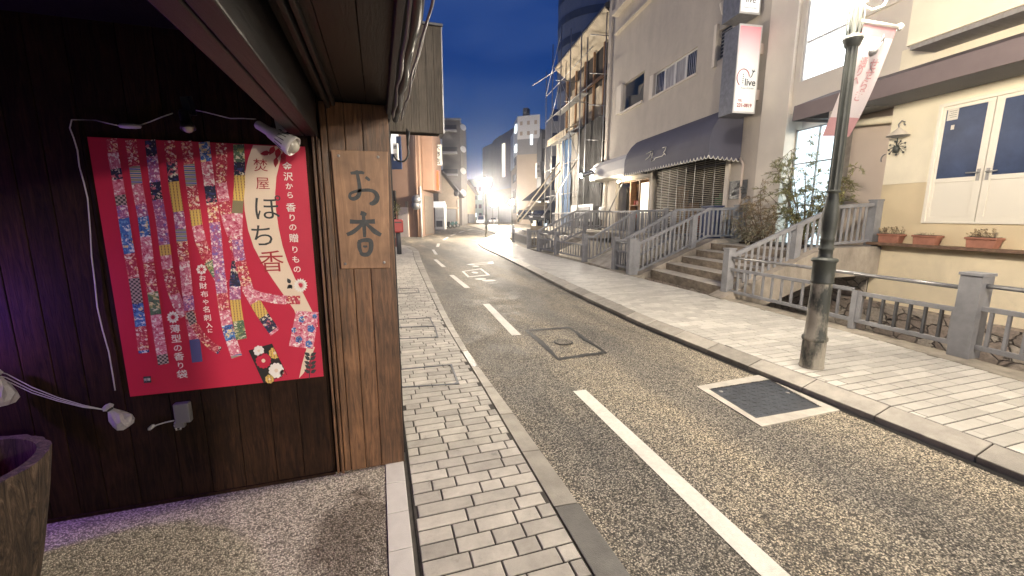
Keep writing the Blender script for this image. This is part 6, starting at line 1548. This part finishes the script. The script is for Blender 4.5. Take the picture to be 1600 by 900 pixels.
# ================================================================== VEHICLES FAR DOWN THE STREET
def car(name, label, p, ang, paint, L_=4.3, Wd=1.7, Hh=1.45, grp='cars parked far down the street', lights=False):
    t = thing(name, label, 'car', p, grp); d = Vector((math.sin(ang), math.cos(ang), 0)); s = Vector((d.y, -d.x, 0)); p = Vector(p)
    Mx = Matrix(((d.x, s.x, 0, p.x), (d.y, s.y, 0, p.y), (0, 0, 1, p.z), (0, 0, 0, 1)))
    prof = [(-L_ / 2, .35), (-L_ / 2, .82), (-L_ * .43, .92), (-L_ * .36, Hh * .97), (-L_ * .1, Hh), (L_ * .12, Hh * .96), (L_ * .26, .98), (L_ * .46, .82), (L_ / 2, .62), (L_ / 2, .32)]
    mb = MB(Mx); rings = []
    for y, k in ((-Wd / 2, .94), (-Wd / 2 * .97, 1), (Wd / 2 * .97, 1), (Wd / 2, .94)): rings.append([mb.v((x, y * (0.86 if z > 1.0 else 1), .3 + (z - .3) * k)) for x, z in prof])
    for a, b in zip(rings, rings[1:]):
        for j in range(len(prof)): mb.face([a[j], a[(j + 1) % len(prof)], b[(j + 1) % len(prof)], b[j]])
    mb.face(rings[0]); mb.face(rings[-1][::-1]); mb.build('body', paint, t, bevel=.05)
    mb = MB(Mx)
    for sg_ in (-1, 1): mb.prism([(-L_ * .34, sg_ * Wd * .455, .98), (L_ * .2, sg_ * Wd * .455, .98), (L_ * .1, sg_ * Wd * .432, Hh * .92), (-L_ * .31, sg_ * Wd * .432, Hh * .92)], (0, sg_ * .02, 0))
    mb.prism([(L_ * .255, -Wd * .40, 1.0), (L_ * .255, Wd * .40, 1.0), (L_ * .13, Wd * .36, Hh * .94), (L_ * .13, -Wd * .36, Hh * .94)], (.02, 0, .02)); mb.prism([(-L_ * .435, -Wd * .40, .96), (-L_ * .435, Wd * .40, .96), (-L_ * .37, Wd * .36, Hh * .93), (-L_ * .37, -Wd * .36, Hh * .93)], (-.02, 0, .02)); mb.build('window', 'glass_dark', t)
    for x in (-L_ * .3, L_ * .31):
        for y in (-Wd * .44, Wd * .44):
            mb = MB(Mx); mb.lathe([(.002, -.1), (.2, -.1), (.31, -.09), (.31, .09), (.2, .1), (.002, .1)], (x, y, .31), 14, axis=(0, 1, 0)); wh = mb.build('wheel', 'rubber', t)
            mb = MB(Mx); mb.lathe([(.002, -.11), (.17, -.112), (.17, .112), (.002, .11)], (x, y, .31), 12, axis=(0, 1, 0)); mb.build('rim', 'steel', wh)
    for e, m_ in ((1, 'headlight_on' if lights else 'plastic_white'), (-1, 'post_red')):
        for y in (-Wd * .36, Wd * .36): mb = MB(Mx); mb.box((e * (L_ / 2 - .06), y - .14, .64), (e * (L_ / 2 + .015), y + .14, .77)); mb.build('headlight' if e > 0 else 'tail_light', m_, t)
    return t
car('parked_car', 'dark parked car behind the solid fence panel near the prop poles', far(820, 347, 50), R(200), 'car_black')
car('parked_car', 'black parked car seen through the third footbridge rails', far(846, 349, 46), R(215), 'car_black')
car('parked_car', 'white car far off in the middle of the street end', V2(far(708, 341, 100)) + Vector((10, 0, 0)), R(205), 'car_white', lights=True)
car('parked_car', 'white van like car far off beside the second glowing lamp', V2(far(752, 341, 95)), R(200), 'car_white', Hh=1.9, lights=True)
def motorbike(label, p, ang, m):
    t = thing('motorcycle', label, 'motorcycle', p, 'motorcycles parked by the shed'); d = Vector((math.sin(ang), math.cos(ang), 0)); s = Vector((d.y, -d.x, 0)); Mx = Matrix(((d.x, s.x, 0, p.x), (d.y, s.y, 0, p.y), (0, 0, 1, 0), (0, 0, 0, 1)))
    for x in (-.65, .65):
        mb = MB(Mx); mb.tube([(x + .27 * math.cos(a), 0, .31 + .27 * math.sin(a)) for a in [k * .5236 for k in range(13)]], .055, 6); wh = mb.build('wheel', 'rubber', t); mb = MB(Mx); mb.lathe([(.002, -.03), (.2, -.03), (.2, .03), (.002, .03)], (x, 0, .31), 10, axis=(0, 1, 0)); mb.build('rim', 'steel', wh)
    mb = MB(Mx); mb.prism([(-.75, -.11, .62), (-.1, -.11, .55), (.1, -.11, .35), (.45, -.11, .45), (.62, -.11, .95), (.35, -.11, .95), (.1, -.11, .75), (-.75, -.11, .8)], (0, .22, 0)); mb.build('body', m, t, bevel=.04)
    mb = MB(Mx); mb.box((-.75, -.13, .8), (.05, .13, .88)); mb.build('seat', 'rubber', t, bevel=.03); mb = MB(Mx); mb.tube([(.5, -.33, 1.02), (.55, 0, .98), (.5, .33, 1.02)], .02, 6); mb.tube([(.55, 0, .98), (.65, 0, .31)], .03, 6); mb.build('handlebar', 'steel', t)
    mb = MB(Mx); mb.ball((.64, 0, .88), .09, 8); mb.build('headlight', 'plastic_white', t)
for k, (px, D, m, lb_) in enumerate(((698, 62, 'rubber', 'black motorcycle nearest the white kiosk'), (704, 64, 'bike_teal', 'teal motorcycle in the middle of the parked row'), (709, 67, 'bike_teal', 'teal motorcycle farthest from the white kiosk'))):
    motorbike(lb_, V2(far(px, 345, D)), R(60 + 12 * k), m)

# ================================================================== ADDED FLOOD LAMP BEHIND THE VIEWER (unseen, lights the porch and poster)
fl = thing('added_flood_lamp', 'unseen flood lamp on a post, added behind the viewer to light the porch', 'flood lamp', (6.7, -9.5, 0))
mb = MB(); mb.tube([(6.7, -9.5, .2), (6.7, -9.5, 3.9)], .06, 8); mb.build('post', 'iron_grey', fl)
A = (Vector((-.6, 2.8, 1.2)) - Vector((6.7, -9.5, 3.7))).normalized()
mb = MB(); mb.lathe([(.002, -.2), (.2, -.18), (.26, .02), (.25, .04)], Vector((6.7, -9.5, 3.9)), 18, axis=A); mb.build('housing', 'iron_grey', fl)
mb = MB(); mb.lathe([(.24, .0), (.002, .001)], Vector((6.7, -9.5, 3.9)), 18, axis=A); mb.build('lens', 'added_flood_lens', fl)
